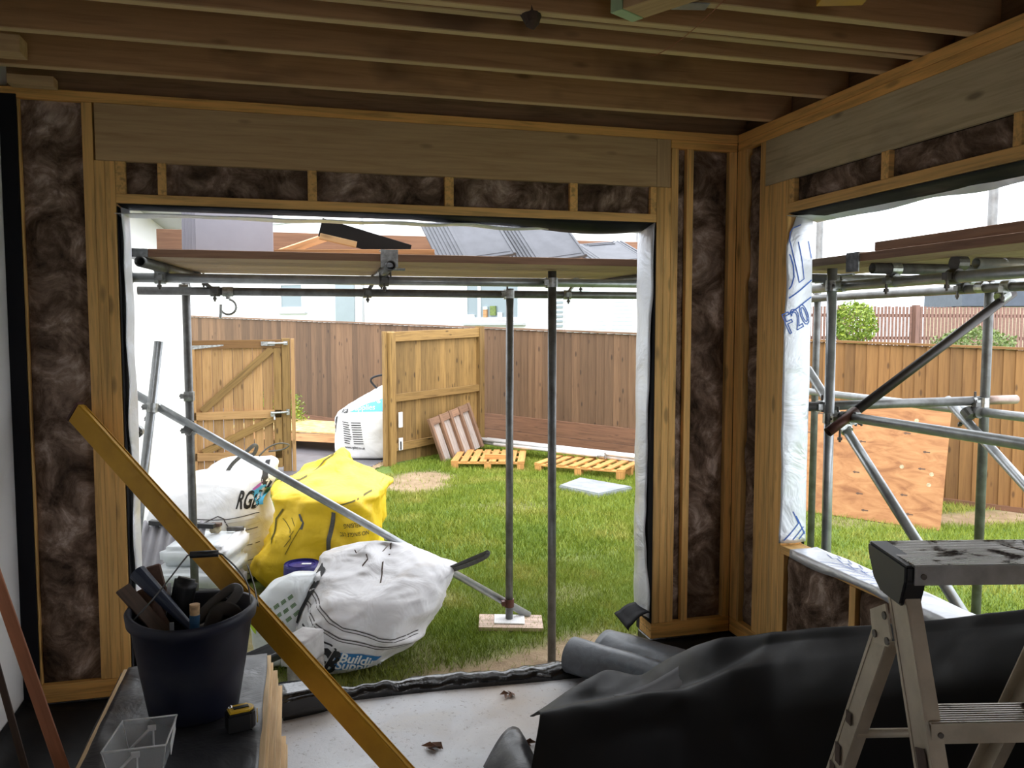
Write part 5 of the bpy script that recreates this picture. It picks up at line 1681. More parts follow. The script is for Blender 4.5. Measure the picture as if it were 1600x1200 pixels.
kerb = thing('membrane_kerb', 'raised black-wrapped kerb end beside the board stack', 'kerb', (-2.15, -0.02, -0.15))
rbox('wrapped_body', (-2.24, -0.09, -0.15), (-1.99, 0.07, -0.035), M_DPM, kerb, Matrix.Translation((-2.115, -0.01, 0)) @ Matrix.Rotation(0.22, 4, 'Z') @ Matrix.Translation((2.115, 0.01, 0)), 0.015, 0.006, 2)
gut = thing('gutter_length', 'black plastic gutter length behind the dark tub by the sack', 'gutter', (-2.3, 0.3, 0.0))
def gutter(u, v):
    a = math.pi * (1 + v)
    ax = Vector((-2.46, 0.15, -0.03)).lerp(Vector((-2.16, 0.36, 0.0)), u)
    d = Vector((0.30, 0.21, 0)).normalized(); s = Vector((-d.y, d.x, 0))
    return ax + s * 0.06 * math.cos(a) + Vector((0, 0, 0.06 * math.sin(a) + 0.04))
grid('channel', gutter, 4, 14, M_BLKP, gut, 0.006)
def dpm_left(u, v):
    x = -3.229 + 0.50 * u; y = -0.002 - 3.2 * v
    up = 0.035 * max(0, 1 - u * 8)
    return (x, y, 0.0 + up - 0.09 * min(1, u * 1.6) * min(1, v * 8 + 0.15) + 0.010 * noise.noise((x * 5, y * 4, 2)))
tag(grid('floor_membrane', dpm_left, 24, 60, M_BLACKS, None, 0.003), 'black sheet membrane lapped over the floor edge at the left wall', 'membrane')
def dpm_right(u, v):
    x = -0.60 + 0.60 * u; y = 0.0 - 0.75 * v
    return (x, y, -0.012 - 0.10 * min(1, v * 2.5) * (1 - 0.6 * u) + 0.012 * noise.noise((x * 6, y * 6, 5)))
tag(grid('floor_membrane', dpm_right, 20, 24, M_BLACKS, None, 0.003), 'black sheet membrane on the floor under the right corner studs', 'membrane')

def roll(name, label, p0, p1, r, m):
    t = thing(name, label, 'roll', p0)
    p0, p1 = Vector(p0), Vector(p1)
    Mx, L = frame(p0, p1)
    vs_, fs = [], []
    nl, ns = 14, 26
    for j in range(nl + 1):
        for i in range(ns):
            a = 2 * math.pi * i / ns
            x = L * (j / nl - 0.5)
            rr = r * (1 + 0.05 * noise.noise((x * 5, math.cos(a), math.sin(a)))) * (1 + 0.02 * math.sin(a * 2))
            vs_.append((x, rr * math.cos(a), rr * math.sin(a)))
    for j in range(nl):
        for i in range(ns):
            i2 = (i + 1) % ns
            fs.append((j * ns + i, j * ns + i2, (j + 1) * ns + i2, (j + 1) * ns + i))
    mobj('outer_wrap', vs_, fs, m, t, Mx, True)
    sp, sf = [], []
    for i in range(80):
        a = i * 0.33; rr = r * (1 - i / 95)
        for x in (-L / 2 + 0.002, L / 2 - 0.002):
            sp.append((x, rr * math.cos(a), rr * math.sin(a)))
        if i: sf.append((2 * i - 2, 2 * i - 1, 2 * i + 1, 2 * i))
    mobj('inner_coil', sp, sf, M_BLACKS, t, Mx, True)
    return t
roll('membrane_roll', 'grey-sheened membrane roll lying across the slab edge near right jamb', (-0.845, 0.02, -0.045), (-0.40, -0.62, -0.03), 0.085, M_ROLL)
def flatroll(u, v):
    ax = Vector((-0.63, 0.12, -0.05)).lerp(Vector((-0.27, -0.46, -0.02)), u)
    d = Vector((0.40, -0.62, 0)).normalized(); s = Vector((-d.y, d.x, 0))
    a = math.pi * v
    return ax + s * (0.11 * math.cos(a)) * (1 + 0.15 * u) + Vector((0, 0, 0.075 * math.sin(a) * (1 - 0.25 * u) - 0.01 + 0.006 * noise.noise((u * 6, v * 5, 1))))
tag(grid('membrane_sheet', flatroll, 20, 16, M_ROLL, None, 0.006), 'half-flattened grey membrane lying behind the roll at right jamb foot', 'sheet')

# big black sheet draped over a pile
CV = [
 [(-1.10, -0.35, -0.14), (-0.84, -0.34, -0.10), (-0.66, -0.42, -0.05), (-0.55, -0.52, 0.02), (-0.46, -0.70, 0.10), (-0.36, -0.85, 0.15), (-0.22, -1.10, 0.2), (-0.12, -1.40, 0.25), (-0.05, -1.72, 0.3), (-0.03, -2.0, 0.3)],
 [(-1.254, -0.668, 0.018), (-0.887, -0.501, 0.095), (-0.774, -0.634, 0.116), (-0.698, -0.77, 0.241), (-0.603, -0.952, 0.373), (-0.492, -1.122, 0.445), (-0.371, -1.385, 0.548), (-0.287, -1.66, 0.655), (-0.218, -1.929, 0.772), (-0.111, -2.159, 0.866)],
 [(-1.276, -0.812, 0.099), (-0.99, -0.682, 0.062), (-0.844, -0.821, 0.116), (-0.756, -0.943, 0.19), (-0.676, -1.062, 0.285), (-0.521, -1.168, 0.42), (-0.404, -1.43, 0.531), (-0.325, -1.702, 0.645), (-0.261, -1.97, 0.762), (-0.161, -2.198, 0.859)],
 [(-1.302, -0.955, 0.172), (-1.135, -0.998, 0.206), (-0.969, -1.07, 0.252), (-0.824, -1.128, 0.279), (-0.686, -1.2, 0.359), (-0.561, -1.273, 0.397), (-0.456, -1.501, 0.5), (-0.362, -1.746, 0.617), (-0.305, -2.012, 0.74), (-0.211, -2.238, 0.839)],
 [(-1.325, -1.005, 0.116), (-1.179, -1.084, 0.136), (-1.012, -1.168, 0.167), (-0.872, -1.225, 0.188), (-0.74, -1.298, 0.25), (-0.62, -1.368, 0.29), (-0.504, -1.569, 0.389), (-0.424, -1.819, 0.522), (-0.35, -2.059, 0.645), (-0.243, -2.268, 0.738)],
 [(-1.36, -1.03, -0.02), (-1.22, -1.13, -0.02), (-1.05, -1.22, 0.0), (-0.91, -1.28, 0.02), (-0.78, -1.35, 0.06), (-0.67, -1.43, 0.08), (-0.47, -1.59, 0.15), (-0.34, -1.85, 0.25), (-0.30, -2.08, 0.35), (-0.20, -2.28, 0.45)],
 [(-1.38, -1.06, -0.146), (-1.26, -1.18, -0.146), (-1.10, -1.28, -0.146), (-0.96, -1.35, -0.146), (-0.84, -1.42, -0.146), (-0.73, -1.50, -0.146), (-0.44, -1.62, -0.146), (-0.30, -1.93, -0.146), (-0.26, -2.14, -0.146), (-0.20, -2.32, -0.146)]]
CVn = np.array(CV)
def cr(p, t):
    n = len(p) - 1
    f = t * n; i = min(n - 1, int(f)); s = f - i
    a, b, c, d = p[max(i - 1, 0)], p[i], p[i + 1], p[min(i + 2, n)]
    k_ = 0.6
    m0 = (c - a) * 0.5 * k_; m1 = (d - b) * 0.5 * k_
    return (2 * s ** 3 - 3 * s ** 2 + 1) * b + (s ** 3 - 2 * s ** 2 + s) * m0 + (-2 * s ** 3 + 3 * s ** 2) * c + (s ** 3 - s ** 2) * m1
def drape(u, v):
    cols = np.array([cr(CVn[j], u) for j in range(7)])
    p = cr(cols, v)
    q = Vector(p) * 3.0
    d = 0.010 * noise.noise(q) + 0.007 * (1 - 2 * abs(noise.noise(q * 1.7 + Vector((3, 1, 5)))))
    return (p[0] - d, p[1] - d, p[2] + d * (v < 0.9))
drp = thing('black_sheet', 'large black membrane sheet draped over a pile beneath the right window', 'sheet', (-0.7, -1.2, -0.15))
grid('drape', drape, 110, 70, M_BLACKS, drp, 0.003)
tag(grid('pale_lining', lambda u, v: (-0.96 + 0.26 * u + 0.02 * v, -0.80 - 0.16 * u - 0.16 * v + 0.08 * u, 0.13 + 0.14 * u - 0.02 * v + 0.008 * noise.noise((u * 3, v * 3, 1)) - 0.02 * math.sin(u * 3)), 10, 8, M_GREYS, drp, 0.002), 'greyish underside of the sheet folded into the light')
def lowflap(u, v):
    x = -1.46 + 0.17 * u + 0.02 * v; y = -0.72 - 0.52 * v + 0.10 * u
    return (x, y, -0.135 + 0.11 * math.sin(u * math.pi * 0.75) * (1 - 0.2 * v) + 0.02 * noise.noise((x * 6, y * 6, 3)))
tag(grid('sheet_fold', lowflap, 16, 20, M_DUSTY, None, 0.004), 'small dusty grey fold of sheet on the slab left of the draped pile', 'sheet')
# scraps and dead leaves on the slab
random.seed(13)
for i, (x, y) in enumerate(((-1.20, -0.12), (-1.62, -0.50), (-1.29, -0.50), (-1.24, -0.58))):
    vs_, fs = [], []
    for q in range(5):
        a = random.uniform(0, 6.28); r = random.uniform(0.02, 0.038)
        c = Vector((x + random.uniform(-.025, .025), y + random.uniform(-.02, .02), -0.146))
        kk = len(vs_)
        vs_ += [c + Vector((math.cos(a) * r, math.sin(a) * r, 0.002)), c + Vector((math.cos(a + 1.5) * r * .4, math.sin(a + 1.5) * r * .4, 0.016)), c - Vector((math.cos(a) * r, math.sin(a) * r, -0.004)), c + Vector((math.cos(a - 1.5) * r * .4, math.sin(a - 1.5) * r * .4, 0.004))]
        fs.append((kk, kk + 1, kk + 2, kk + 3))
    tag(mobj('dead_leaf', vs_, fs, M_GRAVB), ('crumpled brown leaf on the slab nearest the threshold strip', 'brown leaf on the slab nearest the yellow bar', 'brown leaf on the slab left of the dusty fold', 'second brown leaf just below the one left of dusty fold')[i], 'leaf', 'dead leaves on the slab')

# ------------------------------------------------------------------ stack of sheets with the tub and tools
stk = thing('board_stack', 'low stack of sheet boards under a black membrane beneath the tub', 'stack', (-2.5, -1.6, -0.15))
for i in range(8):
    rx = (-2.246, -2.238, -2.222, -2.22, -2.205, -2.206, -2.19, -2.185)[i]
    fy = (-0.335, -0.33, -0.33, -0.33, -0.325, -0.34, -0.62, -0.62)[i]
    z1 = 0.243 - i * 0.0335
    block('board', (-2.79 + 0.008 * (i % 2), -2.8, z1 - 0.0325), (rx, fy, z1), M_EDGE, stk, 0.001)
for y in (-0.7, -1.5, -2.4):
    block('bearer', (-2.78, y - 0.04, -0.15), (-2.2, y + 0.04, -0.026), M_DARKW, stk)
def topsheet(u, v):
    x = -2.80 + 0.545 * u; y = -0.33 - 2.45 * v
    e = 0.0
    if u < 0.03: e = -0.02
    return (x + 0.006 * noise.noise((y * 6, 1, 1)) - 0.012 * max(0, u - 0.95) * 20 * (0.5 + noise.noise((y * 3, 4, 1))), y, 0.2465 + e + 0.006 * abs(noise.noise((x * 9, y * 7, 1))) + 0.004 * max(0, noise.noise((x * 17, y * 4, 6))))
grid('cover_sheet', topsheet, 40, 90, M_DUSTY, stk, 0.002)

# tub with a wire handle
TX, TY, TZ = -2.488, -0.765, 0.252
tubt = thing('flexible_tub', 'dark navy rubber tub with wire handle, full of tools, on board stack', 'tub', (TX, TY, TZ))
prof = [(0.0, 0.140), (0.008, 0.146), (0.05, 0.153), (0.19, 0.176), (0.305, 0.192), (0.312, 0.205), (0.345, 0.209), (0.355, 0.202), (0.35, 0.190), (0.28, 0.180), (0.10, 0.158), (0.02, 0.145)]
vs_, fs = [], []
sg = 64
for z, r in prof:
    for i in range(sg):
        a = 2 * math.pi * i / sg
        wob = 1 + (0.018 * math.cos(2 * a + 0.6) + 0.008 * math.sin(3 * a)) * min(1, z / 0.3)
        dz = 0.009 * math.cos(2 * a + 0.35) * (z / 0.38) ** 2
        vs_.append((TX + r * wob * math.cos(a), TY + r * wob * math.sin(a), TZ + z + dz))
for j in range(len(prof) - 1):
    for i in range(sg):
        i2 = (i + 1) % sg
        fs.append((j * sg + i, j * sg + i2, (j + 1) * sg + i2, (j + 1) * sg + i))
fs.append(tuple(range(sg))[::-1]); fs.append(tuple((len(prof) - 1) * sg + i for i in range(sg)))
mobj('tub_wall', vs_, fs, M_TUB, tubt, None, True)
path_tube('wire_handle', [(-2.670, -0.87, 0.60), (-2.607, -0.865, 0.665), (-2.551, -0.868, 0.733), (-2.493, -0.872, 0.808), (-2.472, -0.872, 0.820), (-2.387, -0.877, 0.82), (-2.361, -0.885, 0.806), (-2.315, -0.895, 0.755), (-2.288, -0.90, 0.70), (-2.283, -0.905, 0.62)], 0.0028, M_GALVD, tubt)
tube('handle_grip', (-2.476, -0.872, 0.8205), (-2.385, -0.877, 0.8205), M_BLKP, tubt, 0.0115, 0.008)
path_tube('rim_strap', [(-2.300, -0.70, 0.72), (-2.275, -0.78, 0.665), (-2.262, -0.84, 0.615)], 0.012, M_BLKP, tubt, flat=(1, 0.2, 0.5))

tag(plank('flat_bar', (-2.703, -0.80, 0.703), (-2.50, -0.90, 0.480), 0.052, 0.012, M_DARKW, None, (0.5, -0.7, 0.5)), 'long dark flat timber strip leaning over the left rim of the tub', 'strip')
saw = thing('hand_saw', 'rusty-brown toothed saw piece standing in the tub behind dark strip', 'saw', (-2.60, -0.80, 0.6))
sw, sf = [], []
sa, sb_ = Vector((-2.648, -0.76, 0.672)), Vector((-2.530, -0.83, 0.46))
sd = (sb_ - sa); sl = sd.length; sd.normalize(); sn = Vector((0.5, -0.75, 0.4)); sn -= sd * sn.dot(sd); sn.normalize(); sv = sn.cross(sd)
for yy in (-0.0025, 0.0025):
    for i in range(13):
        s_ = sl * i / 12
        wv = 0.030 + 0.006 * (i % 2)
        sw += [sa + sd * s_ + sv * (-wv) + sn * yy, sa + sd * s_ + sv * 0.03 + sn * yy]
for i in range(12):
    sf += [(2 * i, 2 * i + 1, 2 * i + 3, 2 * i + 2), (26 + 2 * i, 26 + 2 * i + 2, 26 + 2 * i + 3, 26 + 2 * i + 1), (2 * i, 2 * i + 2, 26 + 2 * i + 2, 26 + 2 * i), (2 * i + 1, 26 + 2 * i + 1, 26 + 2 * i + 3, 2 * i + 3)]
mobj('blade', sw, sf, M_RUSTY, saw)
plank('saw_handle', sa - sd * 0.01 + sn * 0.0, sa + sd * 0.05, 0.075, 0.014, M_TOOLW, saw, sn, 0.005)
hm = thing('hammer', 'tool with thick navy rubber handle leaning across the tub', 'hammer', (-2.6, -0.78, 0.6))
bm = bmesh.new()
h0, h1 = Vector((-2.668, -0.715, 0.728)), Vector((-2.47, -0.88, 0.56))
add_cyl(bm, h0, h0.lerp(h1, 0.45), 0.030, 18, 0.022); add_cyl(bm, h0.lerp(h1, 0.45), h1, 0.022, 18, 0.012)
bmo('handle', bm, M_NAVYH, hm, None, False)
bm = bmesh.new(); add_cyl(bm, h1 - Vector((0.05, 0, 0.02)), h1 + Vector((0.06, 0.02, 0.01)), 0.016, 12)
bmo('hammer_head', bm, M_BOLT, hm)
tag(plank('wood_wedge', (-2.628, -0.66, 0.735), (-2.575, -0.73, 0.54), 0.052, 0.03, M_RUSTY, None, (0.2, -0.9, 0.2), 0.006), 'rust brown block end standing behind the navy handle in tub', 'wedge')
ch = thing('chisel', 'chisel with blue and straw handle standing upright in the tub front', 'chisel', (-2.46, -0.93, 0.5))
bm = bmesh.new(); add_cyl(bm, (-2.463, -0.935, 0.56), (-2.460, -0.93, 0.632), 0.0155, 18, 0.0165)
bmo('grip', bm, M_BLUEH, ch)
bm = bmesh.new(); add_cyl(bm, (-2.460, -0.93, 0.6325), (-2.4595, -0.929, 0.668), 0.0155, 18, 0.0165)
bmo('striking_end', bm, M_HANDW, ch)
plank('blade', (-2.463, -0.935, 0.40), (-2.463, -0.935, 0.56), 0.02, 0.004, M_GALVD, ch, (0, 1, 0))
tag(plank('steel_rule', (-2.527, -0.985, 0.43), (-2.527, -0.965, 0.625), 0.014, 0.003, M_GALV, None, (0, 1, 0)), 'narrow grey steel strip standing at the tub front rim', 'strip')
pp_ = thing('tool_pouch', 'black tool holster with white edge standing at the tub back', 'pouch', (-2.53, -0.72, 0.6))
rbox('pouch_body', (-0.040, -0.02, -0.10), (0.040, 0.02, 0.07), M_BLKP, pp_, Matrix.Translation((-2.520, -0.74, 0.635)) @ Matrix.Rotation(0.25, 4, 'Y'), 0.01, 0.004, 1)
plank('white_edge', (-2.572, -0.735, 0.57), (-2.563, -0.735, 0.69), 0.012, 0.01, M_LABEL, pp_, (0, 1, 0))
bt = thing('tool_belt', 'coiled dark leather tool belt heaped in the tub right side', 'belt', (-2.39, -0.85, 0.55))
path_tube('belt_loop', [(-2.47, -0.83, 0.575), (-2.43, -0.80, 0.612), (-2.385, -0.77, 0.642), (-2.345, -0.76, 0.665), (-2.33, -0.78, 0.655), (-2.35, -0.82, 0.63), (-2.40, -0.86, 0.60)], 0.018, M_LEATHER, bt, flat=(0.2, -0.5, 0.8))
path_tube('belt_loop', [(-2.425, -0.90, 0.47), (-2.415, -0.89, 0.56), (-2.39, -0.86, 0.615), (-2.345, -0.85, 0.605), (-2.325, -0.86, 0.55), (-2.325, -0.87, 0.47)], 0.026, M_LEATHER, bt, flat=(0.1, -0.9, 0.3))
path_tube('belt_loop', [(-2.44, -0.84, 0.48), (-2.435, -0.80, 0.57), (-2.41, -0.78, 0.62), (-2.375, -0.77, 0.60), (-2.37, -0.78, 0.50)], 0.022, M_LEATHER, bt, flat=(0.1, -0.9, 0.3))
tag(rbox('dark_rag', (-0.13, -0.12, -0.05), (0.13, 0.12, 0.03), M_BLKP, None, Matrix.Translation((TX, TY, TZ + 0.22)), 0.02, 0.03, 6), 'dark oily rag filling the bottom of the tub under the tools', 'rag')

# (the tools above were laid out round a tub standing a little nearer)
for o in [q for q in bpy.data.objects if q.parent is None and q.name.split('.')[0] in ('flat_bar', 'hand_saw', 'hammer', 'wood_wedge', 'chisel', 'steel_rule', 'tool_pouch', 'tool_belt')] + [q for q in tubt.children if q.name.split('.')[0] in ('wire_handle', 'handle_grip', 'rim_strap')]:
    o.matrix_basis = Matrix.Translation((-0.012, 0.10, -0.032)) @ o.matrix_basis
    WM[o.name] = Matrix.Translation((-0.012, 0.10, -0.032)) @ WM[o.name]

# tape measure
tp = thing('tape_measure', 'yellow-topped black tape measure on the board stack', 'tape measure', (-2.325, -0.96, 0.252))
MT = Matrix.Translation((-2.327, -0.955, 0.2535)) @ Matrix.Rotation(0.25, 4, 'Z') @ Matrix.Scale(1.2, 4)
def dshape(r, z0, z1, m, name, k_=1.0):
    bm = bmesh.new()
    pts = [(-0.036 * k_, -0.028 * k_), (0.02 * k_, -0.03 * k_)] + [(0.012 + 0.028 * math.cos(a) * k_, 0.030 * math.sin(a) * k_) for a in [(-1.2 + 2.4 * i / 9) for i in range(10)]] + [(0.02 * k_, 0.03 * k_), (-0.03 * k_, 0.030 * k_), (-0.038 * k_, 0.012 * k_)]
    vb = [bm.verts.new((x, y, z0)) for x, y in pts]; vt = [bm.verts.new((x, y, z1)) for x, y in pts]
    bm.faces.new(vb[::-1]); bm.faces.new(vt)
    for i in range(len(pts)):
        j = (i + 1) % len(pts)
        bm.faces.new((vb[i], vb[j], vt[j], vt[i]))
    bmesh.ops.bevel(bm, geom=[e for e in bm.edges if abs(e.verts[0].co.z - e.verts[1].co.z) < 1e-6], offset=0.004, segments=2, affect='EDGES')
    return bmo(name, bm, m, tp, MT)
dshape(1, 0.0, 0.050, M_BLKP, 'case')
dshape(1, 0.0505, 0.056, M_YELTAPE, 'yellow_face', 0.86)
plank('badge', MT @ Vector((-0.018, 0.0, 0.0575)), MT @ Vector((0.022, 0.0, 0.0575)), 0.018, 0.003, M_BLKP, tp)
plank('side_stripe', MT @ Vector((0.043, -0.008, 0.008)), MT @ Vector((0.043, -0.008, 0.048)), 0.006, 0.003, M_YELTAPE, tp, (1, 0, 0))
bm = bmesh.new(); bmesh.ops.create_uvsphere(bm, u_segments=12, v_segments=8, radius=0.007, matrix=MT @ Matrix.Translation((-0.024, 0.012, 0.056)))
bmo('chrome_button', bm, M_CHROME, tp, None, True)

# clear divided plastic box
cb = thing('clear_box', 'clear plastic open box with clips, at front of the board stack', 'box', (-2.59, -1.10, 0.252))
R0 = [(-2.668, -1.01, 0.345), (-2.512, -1.01, 0.345), (-2.518, -1.20, 0.345), (-2.690, -1.20, 0.345)]
B0 = [(-2.650, -1.025, 0.253), (-2.528, -1.025, 0.253), (-2.532, -1.185, 0.253), (-2.672, -1.185, 0.253)]
for i in range(4):
    j = (i + 1) % 4
    o = mobj('side_wall', [B0[i], B0[j], R0[j], R0[i]], [(0, 1, 2, 3)], M_CLEAR, cb)
    md = o.modifiers.new('t', 'SOLIDIFY'); md.thickness = 0.0015
    tube('rim', R0[i], R0[j], M_CLEARE, cb, 0.0028, 0.0025, 8)
    tube('corner', B0[i], R0[i], M_CLEARE, cb, 0.0014, 0.0013, 6)
o = mobj('bottom', B0, [(0, 1, 2, 3)], M_CLEAR, cb)
md = o.modifiers.new('t', 'SOLIDIFY'); md.thickness = 0.0015
for yy, dx in ((-1.03, 0.0), (-1.19, -0.02)):
    tube('inner_rib', (-2.650 + dx, yy, 0.258), (-2.590 + dx, yy, 0.318), M_CLEARE, cb, 0.0045, 0.004, 6)
    tube('inner_rib', (-2.578 + dx, yy, 0.256), (-2.578 + dx, yy, 0.325), M_CLEARE, cb, 0.003, 0.0028, 6)
    plank('clip_plate', (-2.594 + dx, yy, 0.322), (-2.570 + dx, yy, 0.322), 0.006, 0.018, M_CLEARE, cb)
plank('clip_tab', (-2.513, -1.04, 0.33), (-2.508, -1.18, 0.32), 0.002, 0.035, M_CLEARE, cb)

# yellow straight edge leaning across everything
be = thing('straight_edge', 'long yellow aluminium level leaning diagonally across left studs', 'level', (-1.66, -1.04, -0.149))
b0, b1 = Vector((-1.662, -1.035, -0.132)), Vector((-2.985, -0.065, 1.215))
plank('bar', b0, b1, 0.030, 0.088, M_YELBAR, be, (0.62, -0.45, 0.9), 0.003)
bdir = (b1 - b0).normalized()
Mb, Lb = frame(b0, b1, (0.62, -0.45, 0.9))
mo('end_cap', boxmesh(0.012, 0.034, 0.092, M_RUST), None, be, Mb @ Matrix.Translation((Lb / 2 + 0.006, 0, 0)))
mo('edge_rib', boxmesh(Lb * 0.99, 0.004, 0.006, M_YELBAR), None, be, Mb @ Matrix.Translation((0, -0.010, 0.0455)))
mo('edge_rib', boxmesh(Lb * 0.99, 0.004, 0.006, M_YELBAR), None, be, Mb @ Matrix.Translation((0, 0.010, 0.0455)))
for sgn in (-1, 1):
    mo('vial', boxmesh(0.055, 0.004, 0.030, M_GREENEND), None, be, Mb @ Matrix.Translation((-0.02, sgn * 0.0145, -0.005)))

# timbers leaning in the left corner
tag(plank('red_batten', (-3.195, -0.475, 0.79), (-2.835, -0.80, -0.115), 0.040, 0.040, M_RED, None, (0.2, -0.8, 0.3), 0.003), 'red-brown square batten leaning against the white left wall', 'batten')
tag(plank('dark_batten', (-3.20, -0.52, 0.575), (-3.00, -0.70, -0.09), 0.022, 0.022, M_DARKW, None, (0.2, -0.8, 0.3), 0.002), 'thin dark stick leaning left of the red-brown batten', 'batten')

# ------------------------------------------------------------------ step ladder
LR = math.radians(-13)
LO = Vector((-0.862, -2.165, -0.15))
ML = Matrix.Translation(LO) @ Matrix.Rotation(LR, 4, 'Z')     # x across, -y towards the climber
lad = thing('step_ladder', 'worn muddy aluminium step ladder with black cap at right foreground', 'ladder', LO)
def lp_(x, y, z): return ML @ Vector((x, y, z))
HT = 1.19
def channel(name, p0, p1, depth, thick, par, outward, m=M_ALU):
    """C-section stile: web plus two flanges"""
    Mx, L_ = frame(p0, p1, ML.to_3x3() @ Vector((outward, 0, 0)))
    bm = bmesh.new()
    add_box(bm, (0, 0, 0), (L_, depth, 0.003))
    for s in (-1, 1):
        add_box(bm, (0, s * (depth / 2 - 0.0015), -thick / 2), (L_, 0.003, thick))
        add_box(bm, (0, s * (depth / 2 - 0.006), 0.0022), (L_, 0.010, 0.002))
    return bmo(name, bm, m, par, Mx)
W_ = 0.40
for x, out in ((0.0, -1), (W_, 1)):
    st = channel('front_stile', lp_(x, -0.50, 0.02), lp_(x, -0.035, HT - 0.045), 0.078, 0.030, lad, out)
    rl = channel('rear_leg', lp_(x + 0.004 * out, 0.50, 0.02), lp_(x + 0.004 * out, 0.012, HT - 0.17), 0.066, 0.028, lad, out)
    for (y, z) in ((-0.50, 0.0), (0.50, 0.0)):
        plank('foot', lp_(x, y, 0.0), lp_(x, y, 0.045), 0.085, 0.045, M_BLKP, lad, ML.to_3x3() @ Vector((1, 0, 0)), 0.006)
    bm = bmesh.new()
    pts = [(0.058, -0.135), (-0.012, -0.098), (-0.042, -0.165), (-0.03, -0.19), (0.038, -0.205)]
    vs0 = [bm.verts.new((x + out * 0.006, y - 0.0, HT + z)) for y, z in pts]; vs1 = [bm.verts.new((x + out * 0.010, y, HT + z)) for y, z in pts]
    bm.faces.new(vs0); bm.faces.new(vs1[::-1])
    for i in range(5): bm.faces.new((vs0[i], vs0[(i + 1) % 5], vs1[(i + 1) % 5], vs1[i]))
    gp = bmo('hinge_plate', bm, M_ALU, lad, ML)
    for y, z in ((-0.012, -0.125), (-0.027, -0.178), (0.03, -0.182)):
        bm = bmesh.new(); add_cyl(bm, (x + out * 0.009, y, HT + z), (x + out * 0.013, y, HT + z), 0.009, 12)
        bmo('rivet', bm, M_BOLT, gp, ML)
    # black plastic cap over the stile head
    bm = bmesh.new()
    cp = [(0.075, 0.022), (0.075, 0.0), (0.045, -0.055), (0.01, -0.078), (-0.078, -0.082), (-0.098, -0.024), (-0.098, 0.012)]
    a0 = [bm.verts.new((x + out * 0.012, y, HT + z)) for y, z in cp]; a1 = [bm.verts.new((x - out * 0.036, y, HT + z)) for y, z in cp]
    bm.faces.new(a0); bm.faces.new(a1[::-1])
    for i in range(7): bm.faces.new((a0[i], a0[(i + 1) % 7], a1[(i + 1) % 7], a1[i]))
    bmesh.ops.recalc_face_normals(bm, faces=bm.faces[:])
    bmesh.ops.bevel(bm, geom=bm.edges[:], offset=0.005, segments=2, affect='EDGES')
    bmo('end_cap', bm, M_BLKP, lad, ML)
def tread(z, y, name, mud):
    bm = bmesh.new()
    dpt = 0.085 if name == 'tread' else 0.20
    add_box(bm, (W_ / 2, y, z), (W_ - 0.008, dpt, 0.004))
    n = int(dpt / 0.009)
    for i in range(n):
        add_box(bm, (W_ / 2, y - dpt / 2 + (i + 0.5) * dpt / n, z + 0.003), (W_ - 0.008, 0.004, 0.003))
    t = bmo(name, bm, mud, lad, ML)
    bm = bmesh.new()
    for s in (-1, 1):
        add_box(bm, (W_ / 2, y + s * dpt / 2, z - 0.018), (W_ - 0.008, 0.004, 0.042))
    bmo('tread_lip', bm, M_ALU if name == 'tread' else M_GALV, t, ML)
    for x in (0.012, W_ - 0.012):
        bm = bmesh.new(); add_cyl(bm, (x + 0.01, y - dpt / 2 - 0.002, z - 0.02), (x + 0.01, y - dpt / 2 - 0.006, z - 0.02), 0.006, 10)
        bmo('rivet', bm, M_BOLT, t, ML)
tread(HT + 0.012, -0.005, 'platform', M_TREAD)
for i in range(1, 4):
    z = HT - 0.29 * i
    y = -0.50 + (z / (HT - 0.045)) * 0.465 - 0.012
    tread(z, y, 'tread', M_TREAD)
tube('back_bar', lp_(0.0, 0.30, 0.35), lp_(W_, 0.30, 0.35), M_ALU, lad, 0.011, 0.002)
tube('back_bar', lp_(0.0, 0.13, 0.72), lp_(W_, 0.13, 0.72), M_ALU, lad, 0.011, 0.002)
bm = bmesh.new()
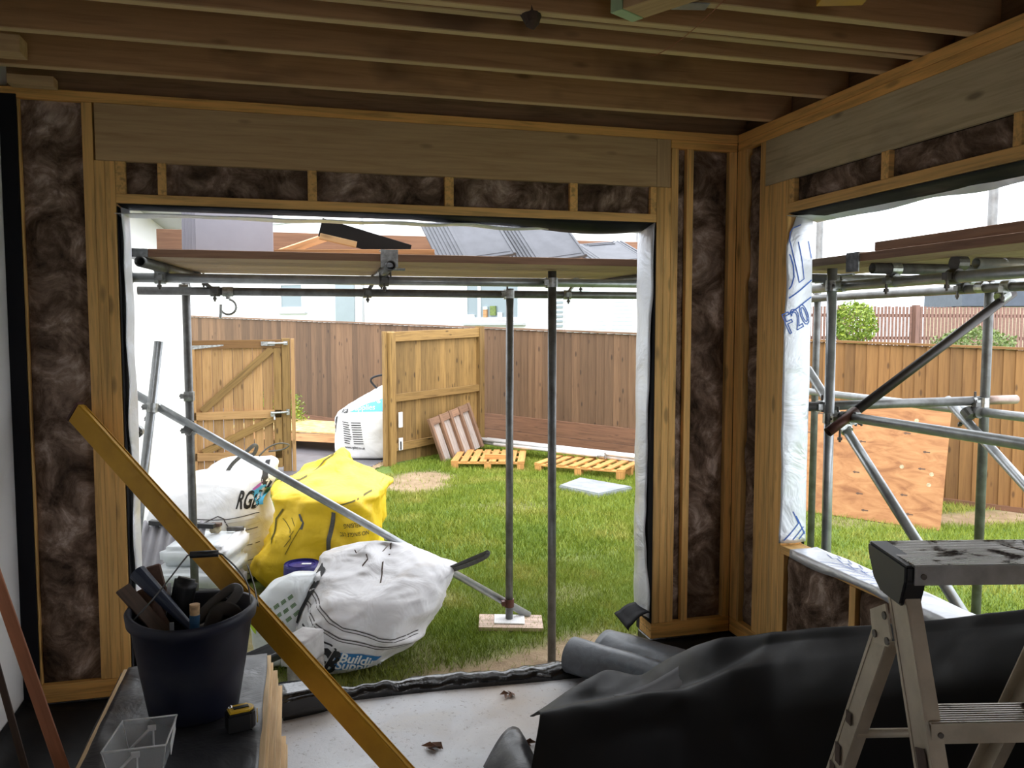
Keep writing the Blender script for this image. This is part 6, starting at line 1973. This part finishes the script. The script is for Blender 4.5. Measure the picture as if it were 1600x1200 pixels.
for (y, z, s) in ((0.205, 0.63, 0.05), (0.235, 0.57, 0.04), (0.15, 0.75, 0.03)):
    add_box(bm, (-0.010, y, z), (0.002, 0.026, s))
tag(bmo('mud_smear', bm, M_MUD, lad, ML), kind='stuff')
o = plank('dark_patch', lp_(-0.0055, -0.386, 0.30), lp_(-0.0055, -0.165, 0.84), 0.036, 0.002, M_MUD, lad, ML.to_3x3() @ Vector((-1, 0, 0)), 0)

# ------------------------------------------------------------------ odd things under the ceiling
gt = thing('hanging_timber', 'short pale timber with green-treated end fixed under the joists', 'timber', (-1.15, -1.5, 2.45))
plank('timber_body', (-1.08, -1.64, 2.474), (-1.185, -1.455, 2.474), 0.10, 0.05, M_HEAD, gt)
plank('green_end', (-1.1865, -1.4525, 2.474), (-1.2065, -1.417, 2.474), 0.101, 0.051, M_GREENEND, gt)
br = thing('steel_bracket', 'galvanised steel joist bracket beside the hanging green-ended timber', 'bracket', (-1.0, -1.5, 2.49))
plank('bracket_plate', (-1.06, -1.45, 2.485), (-0.96, -1.47, 2.485), 0.05, 0.004, M_GALV, br)
plank('bracket_flange', (-1.06, -1.43, 2.51), (-0.96, -1.445, 2.51), 0.004, 0.05, M_GALV, br)
ht = tag(plank('hanging_timber', (-0.72, -1.66, 2.475), (-0.60, -1.70, 2.475), 0.07, 0.045, M_YELBAR, None), 'yellowish block end showing at the top edge right of centre', 'timber')
bm = bmesh.new()
add_cyl(bm, (-1.425, -1.235, 2.512), (-1.425, -1.25, 2.47), 0.034, 10, 0.022); add_cyl(bm, (-1.425, -1.25, 2.47), (-1.42, -1.255, 2.452), 0.022, 10, 0.004)
for v in bm.verts: v.co += Vector((noise.noise(v.co * 40), noise.noise(v.co * 40 + Vector((5, 0, 0))), 0)) * 0.006
tag(bmo('mortar_lump', bm, M_MUD), 'dark lump stuck under the doubled ceiling joist', 'lump')
tag(path_tube('hanging_string', [(-0.92, -1.50, 2.499), (-0.90, -1.25, 2.494), (-0.90, -1.05, 2.496), (-0.92, -0.98, 2.499)], 0.0012, M_RED), 'thin reddish string running under the joists', 'string')
